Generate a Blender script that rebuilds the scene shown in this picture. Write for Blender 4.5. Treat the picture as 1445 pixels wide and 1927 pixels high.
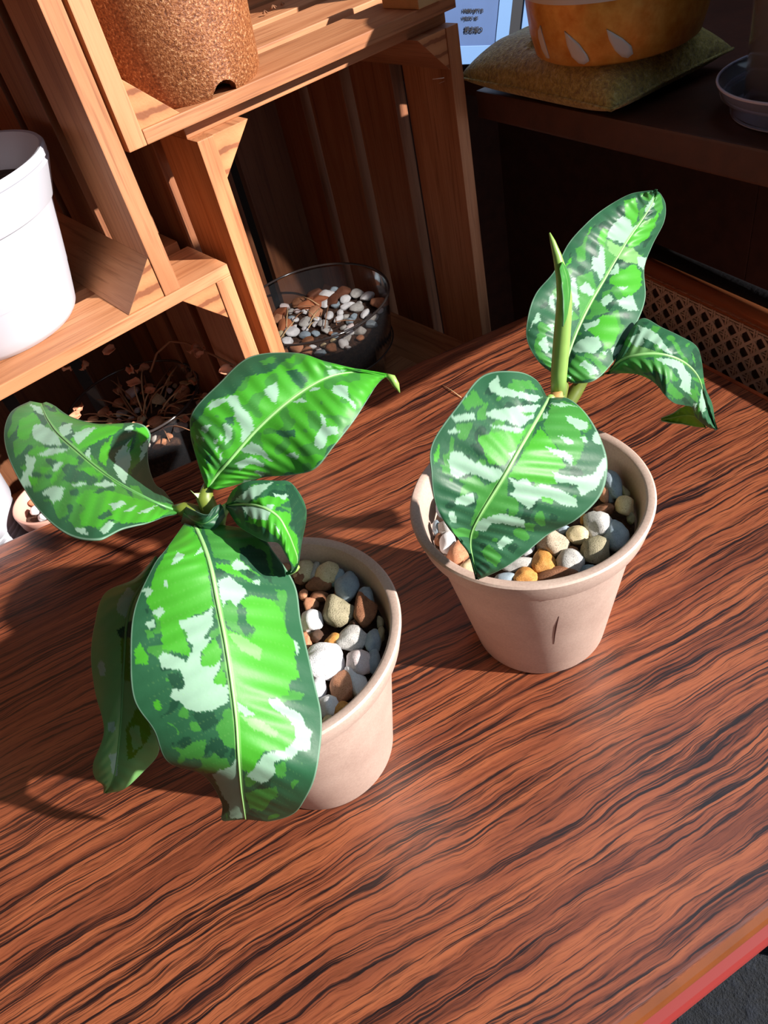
import bpy, bmesh, math, random
from mathutils import Vector, Matrix, noise
random.seed(7)
for o in list(bpy.data.objects): bpy.data.objects.remove(o)
scene = bpy.context.scene
COL = scene.collection
sin, cos, PI = math.sin, math.cos, math.pi

# ------------------------------------------------------------------ camera, world, sun, exposure
IW, IH, FPX = 1445, 1927, 1419.4
CAMH, TH, RO = .3374, .8149, -.2662
FW = Vector((0, sin(TH), -cos(TH)))
_rt = Vector((1, 0, 0)); _up = _rt.cross(FW)
RT = cos(RO)*_rt + sin(RO)*_up
UP = -sin(RO)*_rt + cos(RO)*_up
EYE = Vector((0, 0, CAMH))
cd = bpy.data.cameras.new('camera'); cam = bpy.data.objects.new('camera', cd); COL.objects.link(cam)
cam.matrix_world = Matrix(((RT.x, UP.x, -FW.x, 0), (RT.y, UP.y, -FW.y, 0), (RT.z, UP.z, -FW.z, CAMH), (0, 0, 0, 1)))
cd.sensor_fit = 'HORIZONTAL'; cd.sensor_width = 36; cd.lens = 36*FPX/IW; cd.clip_start = .01; cd.clip_end = 50
scene.camera = cam
SUN_AZ, SUN_EL, SUN_E = 152, 27, 9.8
WORLD_E = .95
EXPOSURE = 0.0
w = bpy.data.worlds.new('world'); scene.world = w; w.use_nodes = True
w.node_tree.nodes['Background'].inputs[0].default_value = (.64, .80, 1.0, 1)
w.node_tree.nodes['Background'].inputs[1].default_value = WORLD_E
sl = bpy.data.lights.new('sun', 'SUN'); sun = bpy.data.objects.new('sun', sl); COL.objects.link(sun)
sl.energy = SUN_E; sl.angle = math.radians(1.0); sl.color = (1.0, .95, .88)
_a, _e = math.radians(SUN_AZ), math.radians(SUN_EL)
sdir = Vector((cos(_a)*cos(_e), sin(_a)*cos(_e), -sin(_e)))
sun.rotation_euler = sdir.to_track_quat('-Z', 'Y').to_euler()
sun.location = (1.5, -1, 2)
# sunlight thrown back into the right crate by a window pane
_b, _f = math.radians(121), math.radians(35)
_rd = Vector((cos(_b)*cos(_f), sin(_b)*cos(_f), -sin(_f)))
rl = bpy.data.lights.new('window_glint', 'SPOT'); ro = bpy.data.objects.new('window_glint', rl); COL.objects.link(ro)
rl.energy = 130; rl.spot_size = math.radians(6.2); rl.spot_blend = .12; rl.shadow_soft_size = .004; rl.color = (1, .95, .88)
ro.location = Vector((-.068, .660, .0)) - _rd*1.9
ro.rotation_euler = _rd.to_track_quat('-Z', 'Y').to_euler()
vs = scene.view_settings
vs.view_transform = 'Standard'; vs.look = 'None'; vs.gamma = 1; vs.exposure = EXPOSURE
try: vs.use_curve_mapping = False
except Exception: pass

def at(px, py, z):            # point of the place seen at a pixel, at height z
    r = FW + RT*((px-IW/2)/FPX) - UP*((py-IH/2)/FPX)
    return EYE + r*((z-CAMH)/r.z)

# ------------------------------------------------------------------ helpers
def link(name, me, mat=None, parent=None):
    o = bpy.data.objects.new(name, me); COL.objects.link(o)
    if mat is not None and me is not None and not me.materials:
        for m_ in (mat if isinstance(mat, (list, tuple)) else [mat]): me.materials.append(m_)
    if parent is not None: o.parent = parent
    return o
def thing(name, label, cat, loc=(0, 0, 0), rz=0, group=None):
    o = bpy.data.objects.new(name, None); COL.objects.link(o)
    o.empty_display_size = .02
    o.location = loc; o.rotation_euler = (0, 0, rz)
    return tag(o, label, cat, group)
def tag(o, label=None, cat=None, group=None, kind=None):
    if label: o['label'] = label
    if cat: o['category'] = cat
    if group: o['group'] = group
    if kind: o['kind'] = kind
    return o
def mesh_from(bm, name='m', smooth=False):
    me = bpy.data.meshes.new(name); bm.normal_update(); bm.to_mesh(me); bm.free()
    if smooth:
        for p in me.polygons: p.use_smooth = True
    return me
def box(bm, x0, x1, y0, y1, z0, z1, bev=.0007, M=None):
    vv = [bm.verts.new((x, y, z)) for x in (x0, x1) for y in (y0, y1) for z in (z0, z1)]
    fs = [(0, 1, 3, 2), (4, 6, 7, 5), (0, 4, 5, 1), (2, 3, 7, 6), (0, 2, 6, 4), (1, 5, 7, 3)]
    faces = [bm.faces.new([vv[i] for i in f]) for f in fs]
    if M is not None:
        for v in vv: v.co = M @ v.co
    if bev:
        es = list({e for f in faces for e in f.edges})
        bmesh.ops.bevel(bm, geom=es, offset=bev, segments=2, profile=.7, affect='EDGES')
def boxo(name, dims, mat, parent=None, bev=.0007, M=None):
    bm = bmesh.new(); box(bm, *dims, bev=bev, M=M)
    bmesh.ops.recalc_face_normals(bm, faces=bm.faces)
    return link(name, mesh_from(bm, name), mat, parent)
def prism(name, pts, axis, a0, a1, mat, parent=None, bev=.0006):
    # pts 2d polygon in the other two axes
    bm = bmesh.new(); r = []
    for a in (a0, a1):
        row = []
        for (p, q) in pts:
            c = {'x': (a, p, q), 'y': (p, a, q), 'z': (p, q, a)}[axis]
            row.append(bm.verts.new(c))
        r.append(row)
    n = len(pts); bm.faces.new(r[0]); bm.faces.new(r[1][::-1])
    for i in range(n): bm.faces.new((r[0][i], r[0][(i+1) % n], r[1][(i+1) % n], r[1][i]))
    bmesh.ops.recalc_face_normals(bm, faces=bm.faces)
    if bev: bmesh.ops.bevel(bm, geom=list(bm.edges), offset=bev, segments=2, profile=.7, affect='EDGES')
    return link(name, mesh_from(bm, name), mat, parent)
def lathe(name, prof, mat, parent=None, loc=(0, 0, 0), seg=72, wob=0):
    bm = bmesh.new(); rows = []
    for (r, z) in prof:
        if r < 1e-6: rows.append([bm.verts.new((0, 0, z))])
        else: rows.append([bm.verts.new((r*cos(2*PI*k/seg), r*sin(2*PI*k/seg), z)) for k in range(seg)])
    for a, b in zip(rows[:-1], rows[1:]):
        for k in range(seg):
            k2 = (k+1) % seg
            if len(a) == 1 and len(b) == 1: continue
            if len(a) == 1: bm.faces.new((a[0], b[k2], b[k]))
            elif len(b) == 1: bm.faces.new((a[k], a[k2], b[0]))
            else: bm.faces.new((a[k], a[k2], b[k2], b[k]))
    bmesh.ops.recalc_face_normals(bm, faces=bm.faces)
    me = mesh_from(bm, name, True)
    o = link(name, me, mat, parent); o.location = loc
    return o
def sharp(o, deg=35):
    me = o.data; me.set_sharp_from_angle(angle=math.radians(deg)); return o
def tube(name, pts, rad, mat, parent=None, seg=8, close=True):
    bm = bmesh.new(); rows = []
    P = [Vector(p) for p in pts]; n = len(P)
    if not hasattr(rad, '__len__'): rad = [rad]*n
    prev = None
    for i in range(n):
        t = (P[min(i+1, n-1)]-P[max(i-1, 0)])
        t = t.normalized() if t.length > 0 else Vector((0, 0, 1))
        a = prev if prev is not None else (Vector((0, 0, 1)) if abs(t.z) < .9 else Vector((1, 0, 0)))
        u = (a - t*a.dot(t)).normalized(); prev = u; v = t.cross(u)
        rows.append([bm.verts.new(P[i]+rad[i]*(cos(2*PI*k/seg)*u+sin(2*PI*k/seg)*v)) for k in range(seg)])
    for a, b in zip(rows[:-1], rows[1:]):
        for k in range(seg): bm.faces.new((a[k], a[(k+1) % seg], b[(k+1) % seg], b[k]))
    bm.faces.new(rows[0][::-1]); bm.faces.new(rows[-1])
    bmesh.ops.recalc_face_normals(bm, faces=bm.faces)
    return link(name, mesh_from(bm, name, True), mat, parent)
def crom(P, t):
    n = len(P)-1; x = max(0, min(n-1e-6, t)); i = int(x); f = x-i
    p0, p1, p2, p3 = P[max(i-1, 0)], P[i], P[i+1], P[min(i+2, n)]
    return [.5*((2*b)+(-a+c)*f+(2*a-5*b+4*c-d)*f*f+(-a+3*b-3*c+d)*f**3) for a, b, c, d in zip(p0, p1, p2, p3)]

# ------------------------------------------------------------------ materials
class N:
    def __init__(s, name):
        s.m = bpy.data.materials.new(name); s.m.use_nodes = True; s.t = s.m.node_tree; s.n = s.t.nodes
        s.b = s.n['Principled BSDF']; s.out = s.n['Material Output']
    def add(s, typ, **kw):
        x = s.n.new(typ)
        for k, v in kw.items():
            if isinstance(k, str) and hasattr(x, k): setattr(x, k, v)
        return x
    def l(s, a, b): s.t.links.new(a, b)
    def coords(s, scale=(1, 1, 1), kind='Object', rot=(0, 0, 0), rnd=False):
        tc = s.add('ShaderNodeTexCoord'); mp = s.add('ShaderNodeMapping')
        mp.inputs['Scale'].default_value = scale; mp.inputs['Rotation'].default_value = rot
        src = tc.outputs[kind]
        if rnd:
            oi = s.add('ShaderNodeObjectInfo'); ad = s.add('ShaderNodeVectorMath', operation='MULTIPLY_ADD')
            s.l(oi.outputs['Random'], ad.inputs[0]); ad.inputs[1].default_value = (3.1, 5.7, 4.3); s.l(src, ad.inputs[2]); src = ad.outputs[0]
        s.l(src, mp.inputs['Vector']); return mp.outputs[0]
    def noise(s, vec, scale, detail=4, rough=.55, dist=0):
        x = s.add('ShaderNodeTexNoise'); s.l(vec, x.inputs['Vector'])
        x.inputs['Scale'].default_value = scale; x.inputs['Detail'].default_value = detail
        x.inputs['Roughness'].default_value = rough; x.inputs['Distortion'].default_value = dist
        return x.outputs['Fac']
    def ramp(s, fac, stops, interp='LINEAR'):
        x = s.add('ShaderNodeValToRGB'); x.color_ramp.interpolation = interp
        e = x.color_ramp.elements
        while len(e) > 1: e.remove(e[-1])
        e[0].position = stops[0][0]; e[0].color = c4(stops[0][1])
        for p, c in stops[1:]:
            k = e.new(p); k.color = c4(c)
        s.l(fac, x.inputs['Fac']); return x.outputs['Color']
    def mix(s, fac, a, b, mode='MIX'):
        x = s.add('ShaderNodeMix', data_type='RGBA', blend_type=mode)
        for sock, v in ((x.inputs['Factor'], fac), (x.inputs['A'], a), (x.inputs['B'], b)) if False else ((x.inputs[0], fac), (x.inputs[6], a), (x.inputs[7], b)):
            if isinstance(v, (int, float)): sock.default_value = v
            elif isinstance(v, tuple): sock.default_value = c4(v)
            else: s.l(v, sock)
        return x.outputs[2]
    def bump(s, h, strength=.3, dist=.001, prev=None):
        x = s.add('ShaderNodeBump'); x.inputs['Strength'].default_value = strength; x.inputs['Distance'].default_value = dist
        s.l(h, x.inputs['Height'])
        if prev is not None: s.l(prev, x.inputs['Normal'])
        s.l(x.outputs[0], s.b.inputs['Normal']); return x.outputs[0]
    def set(s, **kw):
        for k, v in kw.items():
            i = s.b.inputs[k.replace('_', ' ')]
            if isinstance(v, (int, float)): i.default_value = v
            elif isinstance(v, tuple): i.default_value = c4(v) if len(v) == 3 else v
            else: s.l(v, i)
        return s
def c4(c):
    if isinstance(c, (int, float)): return (c, c, c, 1)
    return tuple(c)+(1,) if len(c) == 3 else tuple(c)
def srgb(r, g, b):
    f = lambda v: (v/255/12.92) if v/255 <= .04045 else ((v/255+.055)/1.055)**2.4
    return (f(r), f(g), f(b))

def plain(name, col, rough=.5, metal=0, bumpscale=0, bumpstr=.2, var=0, **kw):
    m = N(name); v = m.coords()
    if var:
        f = m.noise(v, 60, 5); d = tuple(c*(1-var) for c in col); b = tuple(min(1, c*(1+var)) for c in col)
        m.set(Base_Color=m.ramp(f, [(.3, d), (.7, b)]))
    else: m.set(Base_Color=col)
    m.set(Roughness=rough, Metallic=metal)
    if bumpscale: m.bump(m.noise(v, bumpscale, 4), bumpstr, .0008)
    m.set(**kw)
    return m.m
def crate_wood(axis, dark=1.0):
    m = N(('crate_wood_' if dark == 1 else 'shaded_crate_wood_')+axis)
    st = {'x': (6, 60, 60), 'y': (60, 6, 60), 'z': (60, 60, 6)}[axis]
    fi = {'x': (14, 420, 420), 'y': (420, 14, 420), 'z': (420, 420, 14)}[axis]
    v = m.coords(st, rnd=True); v2 = m.coords(fi, rnd=True)
    a = m.noise(v, 1, 3, .5, .6); b = m.noise(v2, 1, 3, .6)
    c = m.ramp(a, [(.25, srgb(166, 104, 66)), (.45, srgb(190, 128, 86)), (.6, srgb(204, 144, 102)), (.8, srgb(176, 112, 72))])
    fine = m.ramp(b, [(.3, (.62, .55, .5)), (.5, (1, 1, 1)), (.75, (.92, .9, .88))])
    c = m.mix(1.0, c, fine, 'MULTIPLY')
    oi = m.add('ShaderNodeObjectInfo'); rv = m.ramp(oi.outputs['Random'], [(0, (.72, .66, .6)), (.5, (.95, .93, .92)), (1, (.84, .72, .62))])
    c = m.mix(1.0, c, rv, 'MULTIPLY')
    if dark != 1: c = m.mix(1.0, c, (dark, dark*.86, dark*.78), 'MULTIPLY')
    m.set(Base_Color=c, Roughness=.62); m.bump(b, .25, .0006)
    return m.m
CW = {k: crate_wood(k) for k in 'xyz'}
CWD = crate_wood('z', .36)  # shade inside the crates put into the colour of the back slats
CWM = crate_wood('z', .55)  # weaker interior shade put into the colour of the inner side slats
def end_grain():
    m = N('end_grain_wood'); v = m.coords((1, 1, 1), rnd=True)
    w_ = m.add('ShaderNodeTexWave', wave_type='RINGS'); w_.inputs['Scale'].default_value = 42; w_.inputs['Distortion'].default_value = 1.2; w_.inputs['Detail Scale'].default_value = 3
    m.l(v, w_.inputs['Vector'])
    c = m.ramp(w_.outputs['Fac'], [(.08, srgb(130, 74, 42)), (.22, srgb(172, 112, 70)), (1, srgb(184, 124, 80))])
    m.set(Base_Color=c, Roughness=.7); m.bump(m.noise(v, 700, 3), .3, .0005)
    return m.m
ENDG = end_grain()

def table_wood():
    m = N('rosewood_tabletop')
    tc = m.add('ShaderNodeTexCoord')
    # slow wander of the grain, then strongly stretched noise for the streaks
    big = m.add('ShaderNodeTexNoise'); mpb = m.add('ShaderNodeMapping'); mpb.inputs['Scale'].default_value = (5, 10, 1)
    m.l(tc.outputs['Object'], mpb.inputs['Vector']); m.l(mpb.outputs[0], big.inputs['Vector']); big.inputs['Scale'].default_value = 1; big.inputs['Detail'].default_value = 2.5
    sub = m.add('ShaderNodeVectorMath', operation='SUBTRACT'); m.l(big.outputs['Color'], sub.inputs[0]); sub.inputs[1].default_value = (.5, .5, .5)
    mul = m.add('ShaderNodeVectorMath', operation='MULTIPLY'); m.l(sub.outputs[0], mul.inputs[0]); mul.inputs[1].default_value = (.0, .032, 0)
    med = m.add('ShaderNodeTexNoise'); mpm = m.add('ShaderNodeMapping'); mpm.inputs['Scale'].default_value = (30, 60, 1)
    m.l(tc.outputs['Object'], mpm.inputs['Vector']); m.l(mpm.outputs[0], med.inputs['Vector']); med.inputs['Scale'].default_value = 1; med.inputs['Detail'].default_value = 3
    sub2 = m.add('ShaderNodeVectorMath', operation='SUBTRACT'); m.l(med.outputs['Color'], sub2.inputs[0]); sub2.inputs[1].default_value = (.5, .5, .5)
    mul2 = m.add('ShaderNodeVectorMath', operation='MULTIPLY'); m.l(sub2.outputs[0], mul2.inputs[0]); mul2.inputs[1].default_value = (.0, .006, 0)
    ad = m.add('ShaderNodeVectorMath', operation='ADD'); m.l(tc.outputs['Object'], ad.inputs[0]); m.l(mul.outputs[0], ad.inputs[1])
    ad2 = m.add('ShaderNodeVectorMath', operation='ADD'); m.l(ad.outputs[0], ad2.inputs[0]); m.l(mul2.outputs[0], ad2.inputs[1])
    def st(sc, det, rough, off=(0, 0, 0)):
        mp = m.add('ShaderNodeMapping'); mp.inputs['Scale'].default_value = sc; mp.inputs['Location'].default_value = off
        m.l(ad2.outputs[0], mp.inputs['Vector']); return m.noise(mp.outputs[0], 1, det, rough)
    bands = st((6, 170, 1), 3, .6)
    streak = st((13, 680, 1), 4, .66, (3, 1, 0))
    fine = st((70, 1900, 1), 3, .7, (1, 7, 0))
    base = m.ramp(bands, [(.3, srgb(90, 44, 29)), (.47, srgb(132, 70, 45)), (.6, srgb(154, 86, 54)), (.75, srgb(110, 56, 37))])
    dk = m.ramp(streak, [(.38, (1, 1, 1)), (.44, (.75, .75, .75)), (.50, (0, 0, 0))])
    base = m.mix(dk, base, srgb(30, 16, 17))
    fn = m.ramp(fine, [(.34, (.42, .38, .38)), (.48, (1, 1, 1)), (.66, (1.12, 1.1, 1.08))])
    base = m.mix(.8, base, fn, 'MULTIPLY')
    rg = m.ramp(m.noise(m.coords((1, 1, 1)), 40, 5, .7), [(.3, (.3, .3, .3)), (.7, (.42, .42, .42))])
    m.set(Base_Color=base, Roughness=rg, Coat_Weight=.6, Coat_Roughness=.32)
    m.bump(streak, .22, .0006)
    return m.m
TABLE = table_wood()
EDGE_BROWN = plain('edge_lacquer', srgb(118, 62, 26), .35, var=.15)
RED = plain('red_lacquer', srgb(132, 34, 30), .6)
DARKWOOD = plain('dark_cabinet_wood', srgb(70, 36, 24), .5, var=.25, bumpscale=200)

def pot_mat(name, a, b, c):
    m = N(name); v = m.coords()
    f = m.noise(v, 900, 3, .7); g = m.noise(v, 45, 4)
    col = m.mix(.5, m.ramp(f, [(.3, a), (.5, b), (.72, c)]), m.ramp(g, [(.3, a), (.7, c)]))
    m.set(Base_Color=col, Roughness=.5); m.bump(f, .12, .0004); return m.m
POT = pot_mat('speckled_beige_plastic', srgb(172, 146, 134), srgb(192, 165, 152), srgb(206, 182, 168))
def cork():
    m = N('brown_granular_pot'); v = m.coords()
    f = m.noise(v, 650, 3, .75)
    c = m.ramp(f, [(.3, srgb(84, 42, 22)), (.45, srgb(134, 76, 42)), (.58, srgb(166, 104, 62)), (.72, srgb(226, 184, 140))])
    m.set(Base_Color=c, Roughness=.42); m.bump(f, .8, .0012); return m.m
CORK = cork()
WHITE = plain('white_plastic', (.50, .50, .56), .35)
PINKPOT = plain('pink_plastic', srgb(214, 160, 144), .5)
TAUPE = plain('taupe_plastic', srgb(150, 124, 104), .5)
def soil():
    m = N('dark_soil'); v = m.coords(); f = m.noise(v, 250, 6, .8)
    m.set(Base_Color=m.ramp(f, [(.35, srgb(38, 24, 18)), (.55, srgb(92, 60, 44)), (.75, srgb(150, 110, 84))]), Roughness=.95); m.bump(f, 1, .004); return m.m
SOIL = soil()
def glass(name, col=(1, 1, 1), rough=.03):
    m = N(name); m.set(Base_Color=col, Roughness=rough, IOR=1.45, Transmission_Weight=1.0); return m.m
def thin_clear(name, tint, gl=.16, haze=.02):
    m = N(name); t = m.add('ShaderNodeBsdfTransparent'); t.inputs[0].default_value = c4(tint)
    g = m.add('ShaderNodeBsdfGlossy'); g.inputs['Roughness'].default_value = .08; g.inputs['Color'].default_value = (1, 1, 1, 1)
    fr = m.add('ShaderNodeLayerWeight'); fr.inputs['Blend'].default_value = gl
    mx = m.add('ShaderNodeMixShader'); m.l(fr.outputs['Fresnel'], mx.inputs[0]); m.l(t.outputs[0], mx.inputs[1]); m.l(g.outputs[0], mx.inputs[2])
    hz = m.add('ShaderNodeBsdfDiffuse'); hz.inputs[0].default_value = (.8, .82, .9, 1); m2 = m.add('ShaderNodeMixShader'); m2.inputs[0].default_value = haze
    m.l(mx.outputs[0], m2.inputs[1]); m.l(hz.outputs[0], m2.inputs[2]); m.l(m2.outputs[0], m.out.inputs['Surface']); return m.m
CLEAR = thin_clear('clear_plastic', (.86, .84, .82))
CLEARW = thin_clear('clear_plastic_saucer', (.8, .8, .86), .3, .08)
SMOKED = plain('glass_rim', srgb(60, 52, 50), .12, Specular_IOR_Level=.9)

LEAFC = {'P': srgb(158, 194, 170), 'B': srgb(74, 168, 46), 'M': srgb(68, 142, 60), 'D': srgb(46, 98, 66), 'L': srgb(122, 176, 104), 'U': srgb(90, 140, 20), 'V': srgb(140, 196, 112), 'K': srgb(34, 76, 54)}
def leaf_mat():
    m = N('variegated_leaf')
    at_ = m.add('ShaderNodeVertexColor', layer_name='pattern')
    v = m.coords(); f = m.noise(v, 110, 4, .6)
    c = m.mix(.5, at_.outputs['Color'], m.ramp(f, [(.3, (.86, .9, .86)), (.7, (1.06, 1.05, 1.05))]), 'MULTIPLY')
    m.set(Base_Color=c, Roughness=.46, Specular_IOR_Level=.45)
    m.bump(m.noise(v, 420, 3), .12, .0006)
    tr = m.add('ShaderNodeBsdfTranslucent'); m.l(m.mix(1.0, c, (.8, 1.0, .35), 'MULTIPLY'), tr.inputs['Color'])
    mx = m.add('ShaderNodeMixShader'); mx.inputs[0].default_value = .28
    m.l(m.b.outputs[0], mx.inputs[1]); m.l(tr.outputs[0], mx.inputs[2]); m.l(mx.outputs[0], m.out.inputs['Surface'])
    return m.m
LEAF = leaf_mat()
STEM = plain('pale_green_stem', srgb(140, 176, 88), .4, var=.15)
RIB = plain('pale_green_rib', srgb(146, 198, 122), .4)
RIBD = plain('green_rib', srgb(92, 150, 84), .4)
STEMD = plain('olive_stem', srgb(104, 118, 44), .45, var=.2)
HUSK = plain('tan_husk', srgb(196, 150, 88), .7)

# ------------------------------------------------------------------ the setting
FLOORZ = -.45
tag(boxo('floor', (-3, 3, -3, 3, FLOORZ-.05, FLOORZ), plain('dark_floor', srgb(58, 44, 38), .6, var=.2), bev=0), kind='structure')
tag(boxo('wall_back', (-3, 3, 1.6, 1.68, FLOORZ, 2.2), plain('brown_wall', srgb(46, 34, 30), .9, var=.1), bev=0), kind='structure')
tag(boxo('wall_left', (-1.4, -1.32, -1.3, 1.6, FLOORZ, 2.2), plain('brown_wall_side', srgb(52, 38, 32), .9, var=.1), bev=0), kind='structure')
tag(boxo('unseen_wall_front', (-3, .55, -1.38, -1.3, FLOORZ, 2.2), plain('brown_wall_front', srgb(60, 48, 42), .9), bev=0), kind='structure')  # unseen wall behind the camera, added to cut the ambient light
tag(boxo('unseen_wall_right', (1.2, 1.28, .5, 1.6, FLOORZ, 2.2), plain('brown_wall_right', srgb(40, 30, 27), .9), bev=0), kind='structure')  # unseen wall, added to keep sky light out of the slat gaps
tag(boxo('unseen_ceiling', (-3, .2, -1.3, 1.6, 2.2, 2.25), plain('dark_ceiling', srgb(60, 50, 44), .9), bev=0), kind='structure')  # unseen ceiling, added and sized to hold back light from above

# ------------------------------------------------------------------ table
TA = math.radians(16)
cB = at(1083, 554, 0); cL = at(0, 1025, 0)
dB = (cB-cL).normalized()
cR2 = at(1445, 750, 0); dR = (cR2-cB).normalized()
f0 = at(1163, 1927, 0); f1 = at(1445, 1705, 0); dF = (f1-f0).normalized()
def isect(p, d, q, e):
    den = d.x*e.y-d.y*e.x; t = ((q.x-p.x)*e.y-(q.y-p.y)*e.x)/den; return p+d*t
corner_fr = isect(cB, dR, f0, dF)
bl = cB - dB*.95
fl = f0 - dF*.75
table = thing('wooden_table', 'glossy dark rosewood low table with streaky grain and red underside trim, carrying both camouflage plants', 'table', (cB.x, cB.y, FLOORZ), TA)
def T(p):  # world -> table local
    q = p-Vector((cB.x, cB.y, 0)); return (q.x*cos(TA)+q.y*sin(TA), -q.x*sin(TA)+q.y*cos(TA))
def rounded(pts, r, n=8):
    out = []
    L = len(pts)
    for i in range(L):
        a, b, c = Vector(pts[i-1]), Vector(pts[i]), Vector(pts[(i+1) % L])
        u = (a-b).normalized(); v = (c-b).normalized()
        ang = u.angle(v); d = r/math.tan(ang/2); p0 = b+u*d; p1 = b+v*d
        for k in range(n+1):
            t = k/n; q = (1-t)**2*p0+2*(1-t)*t*b+t*t*p1; out.append((q.x, q.y))
    return out
def inset(pts, d):
    c = Vector((sum(p[0] for p in pts)/len(pts), sum(p[1] for p in pts)/len(pts)))
    return [tuple(Vector(p)+(c-Vector(p)).normalized()*d) for p in pts]
outl = [T(p) for p in (cB, bl, fl, corner_fr)]
H0 = -FLOORZ
rp = rounded(outl, .012)
prism('tabletop', rp, 'z', H0-.0035, H0, TABLE, table, bev=.0012)
nF = Vector((dF.y, -dF.x, 0)); nF = nF if nF.y < 0 else -nF
def front_out(d): return rounded([T(p) for p in (cB, bl, fl+nF*d, corner_fr+nF*d)], .012)
prism('edge_moulding', front_out(.0032), 'z', H0-.015, H0-.0030, EDGE_BROWN, table, bev=.005)
prism('red_trim', front_out(.0062), 'z', H0-.036, H0-.0185, RED, table, bev=.006)
prism('core', front_out(.001), 'z', H0-.019, H0-.0145, DARKWOOD, table, bev=0)
for k in range(4):
    p = Vector(outl[k]); c = Vector((sum(q[0] for q in outl)/4, sum(q[1] for q in outl)/4)); p = p+(c-p).normalized()*.07
    boxo('leg', (p.x-.02, p.x+.02, p.y-.02, p.y+.02, 0, H0-.0402), DARKWOOD, table, .003)
# lip along the right edge of the top, its sunlit orange put into the colour
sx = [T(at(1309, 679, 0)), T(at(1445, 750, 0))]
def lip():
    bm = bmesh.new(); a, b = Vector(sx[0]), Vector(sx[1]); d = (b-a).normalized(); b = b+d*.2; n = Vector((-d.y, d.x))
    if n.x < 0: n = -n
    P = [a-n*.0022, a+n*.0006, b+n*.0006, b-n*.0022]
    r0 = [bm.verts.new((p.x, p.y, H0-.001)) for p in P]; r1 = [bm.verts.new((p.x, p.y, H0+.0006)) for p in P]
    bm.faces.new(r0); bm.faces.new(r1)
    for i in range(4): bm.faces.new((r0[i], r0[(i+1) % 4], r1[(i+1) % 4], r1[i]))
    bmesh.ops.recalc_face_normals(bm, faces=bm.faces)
    o = link('edge_strip', mesh_from(bm), plain('orange_edge', srgb(150, 70, 40), .4, var=.4), table); o['label'] = 'orange strip along the right edge, sunlit look put into its colour'
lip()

# ------------------------------------------------------------------ crates (frame: origin at the right front corner of the big crate)
CY = math.radians(30.3)
P0 = at(912, 622, -.03374)
def crate_frame(p): return Vector((P0.x+p[0]*cos(CY)-p[1]*sin(CY), P0.y+p[0]*sin(CY)+p[1]*cos(CY), p[2] if len(p) > 2 else 0))
BENCHZ = -.088
bc = crate_frame((-.27, .13, 0))
bench = thing('storage_bench', 'low dark wooden bench behind the table carrying the wooden crates', 'bench', (bc.x, bc.y, FLOORZ), CY)
boxo('bench_top', (-.33, .285, -.128, .14, BENCHZ-FLOORZ-.02, BENCHZ-FLOORZ), DARKWOOD, bench, .002)
for sx_ in (-.30, .26):
    for sy in (-.10, .115): boxo('leg', (sx_-.02, sx_+.02, sy-.02, sy+.02, 0, BENCHZ-FLOORZ-.02), DARKWOOD, bench, .002)

def tri(cr, x, z, sx, sz, y0, y1, s=.026, lab=None):
    o = prism('corner_block', [(x, z), (x+sx*s, z), (x, z+sz*s)], 'y', y0, y1, [CW['y']], cr, .0005)
    me = o.data; me.materials.append(ENDG)
    for p in me.polygons:
        if abs(p.normal.y) > .9: p.material_index = 1
    return o
def crate(label, x0, x1, z0, z1, depth=.25, top=True, bottom=True, left=True, right=True, t=.0115, tb=.009, topset=0, ys=None, blocks='lb rb lt rt'):
    base = crate_frame(((x0+x1)/2, 0, z0))
    cr = thing('wooden_crate', label, 'crate', base, CY, 'slatted wooden crates')
    h = z1-z0; w_ = (x1-x0)/2
    ys = ys or [(0, .053), (.0685, .121), (.136, .1885), (.2035, depth)]
    for i, (a, b) in enumerate(ys):
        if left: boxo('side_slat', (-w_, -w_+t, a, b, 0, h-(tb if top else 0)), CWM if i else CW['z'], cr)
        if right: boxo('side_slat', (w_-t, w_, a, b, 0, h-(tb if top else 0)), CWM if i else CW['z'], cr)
        if bottom: boxo('bottom_slat', (-w_+(t+.0003 if left else 0), w_-(t+.0003 if right else 0), a, b, 0, tb), CW['x'], cr)
        if top: boxo('top_slat', (-w_, w_, a+topset, b, h-tb, h), CW['x'], cr)
    n = max(3, round((2*w_)/.066)); pitch = (2*w_-.004)/n
    for k in range(n):
        a = -w_+.002+k*pitch
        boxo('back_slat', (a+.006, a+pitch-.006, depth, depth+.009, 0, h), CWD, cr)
    zb = tb if bottom else .0
    if 'lb' in blocks: tri(cr, -w_+t, zb, 1, 1, .001, depth-.001)
    if 'rb' in blocks: tri(cr, w_-t, zb, -1, 1, .001, depth-.001)
    if 'lt' in blocks: tri(cr, -w_+t, h-tb-.0001, 1, -1, .001, depth-.001)
    if 'rt' in blocks: tri(cr, w_-t, h-tb-.0001, -1, -1, .001, depth-.001)
    return cr
ZU = .2165
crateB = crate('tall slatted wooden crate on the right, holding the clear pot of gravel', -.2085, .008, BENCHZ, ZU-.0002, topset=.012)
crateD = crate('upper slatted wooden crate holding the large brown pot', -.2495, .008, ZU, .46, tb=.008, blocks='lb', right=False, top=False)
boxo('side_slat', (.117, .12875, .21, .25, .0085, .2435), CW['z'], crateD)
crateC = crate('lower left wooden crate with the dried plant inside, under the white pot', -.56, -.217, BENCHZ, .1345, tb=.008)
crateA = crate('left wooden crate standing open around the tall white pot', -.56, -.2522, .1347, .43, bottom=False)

# ------------------------------------------------------------------ dark cabinet with a shelf on the right
CA = math.radians(-66.6)
cO = at(885, 173, .16) + Vector((.004, .0, 0))
cab = thing('shelf_cabinet', 'dark brown open cabinet on the right, its shelf holding pillow and gold pot', 'cabinet', (cO.x, cO.y, FLOORZ), CA)
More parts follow.
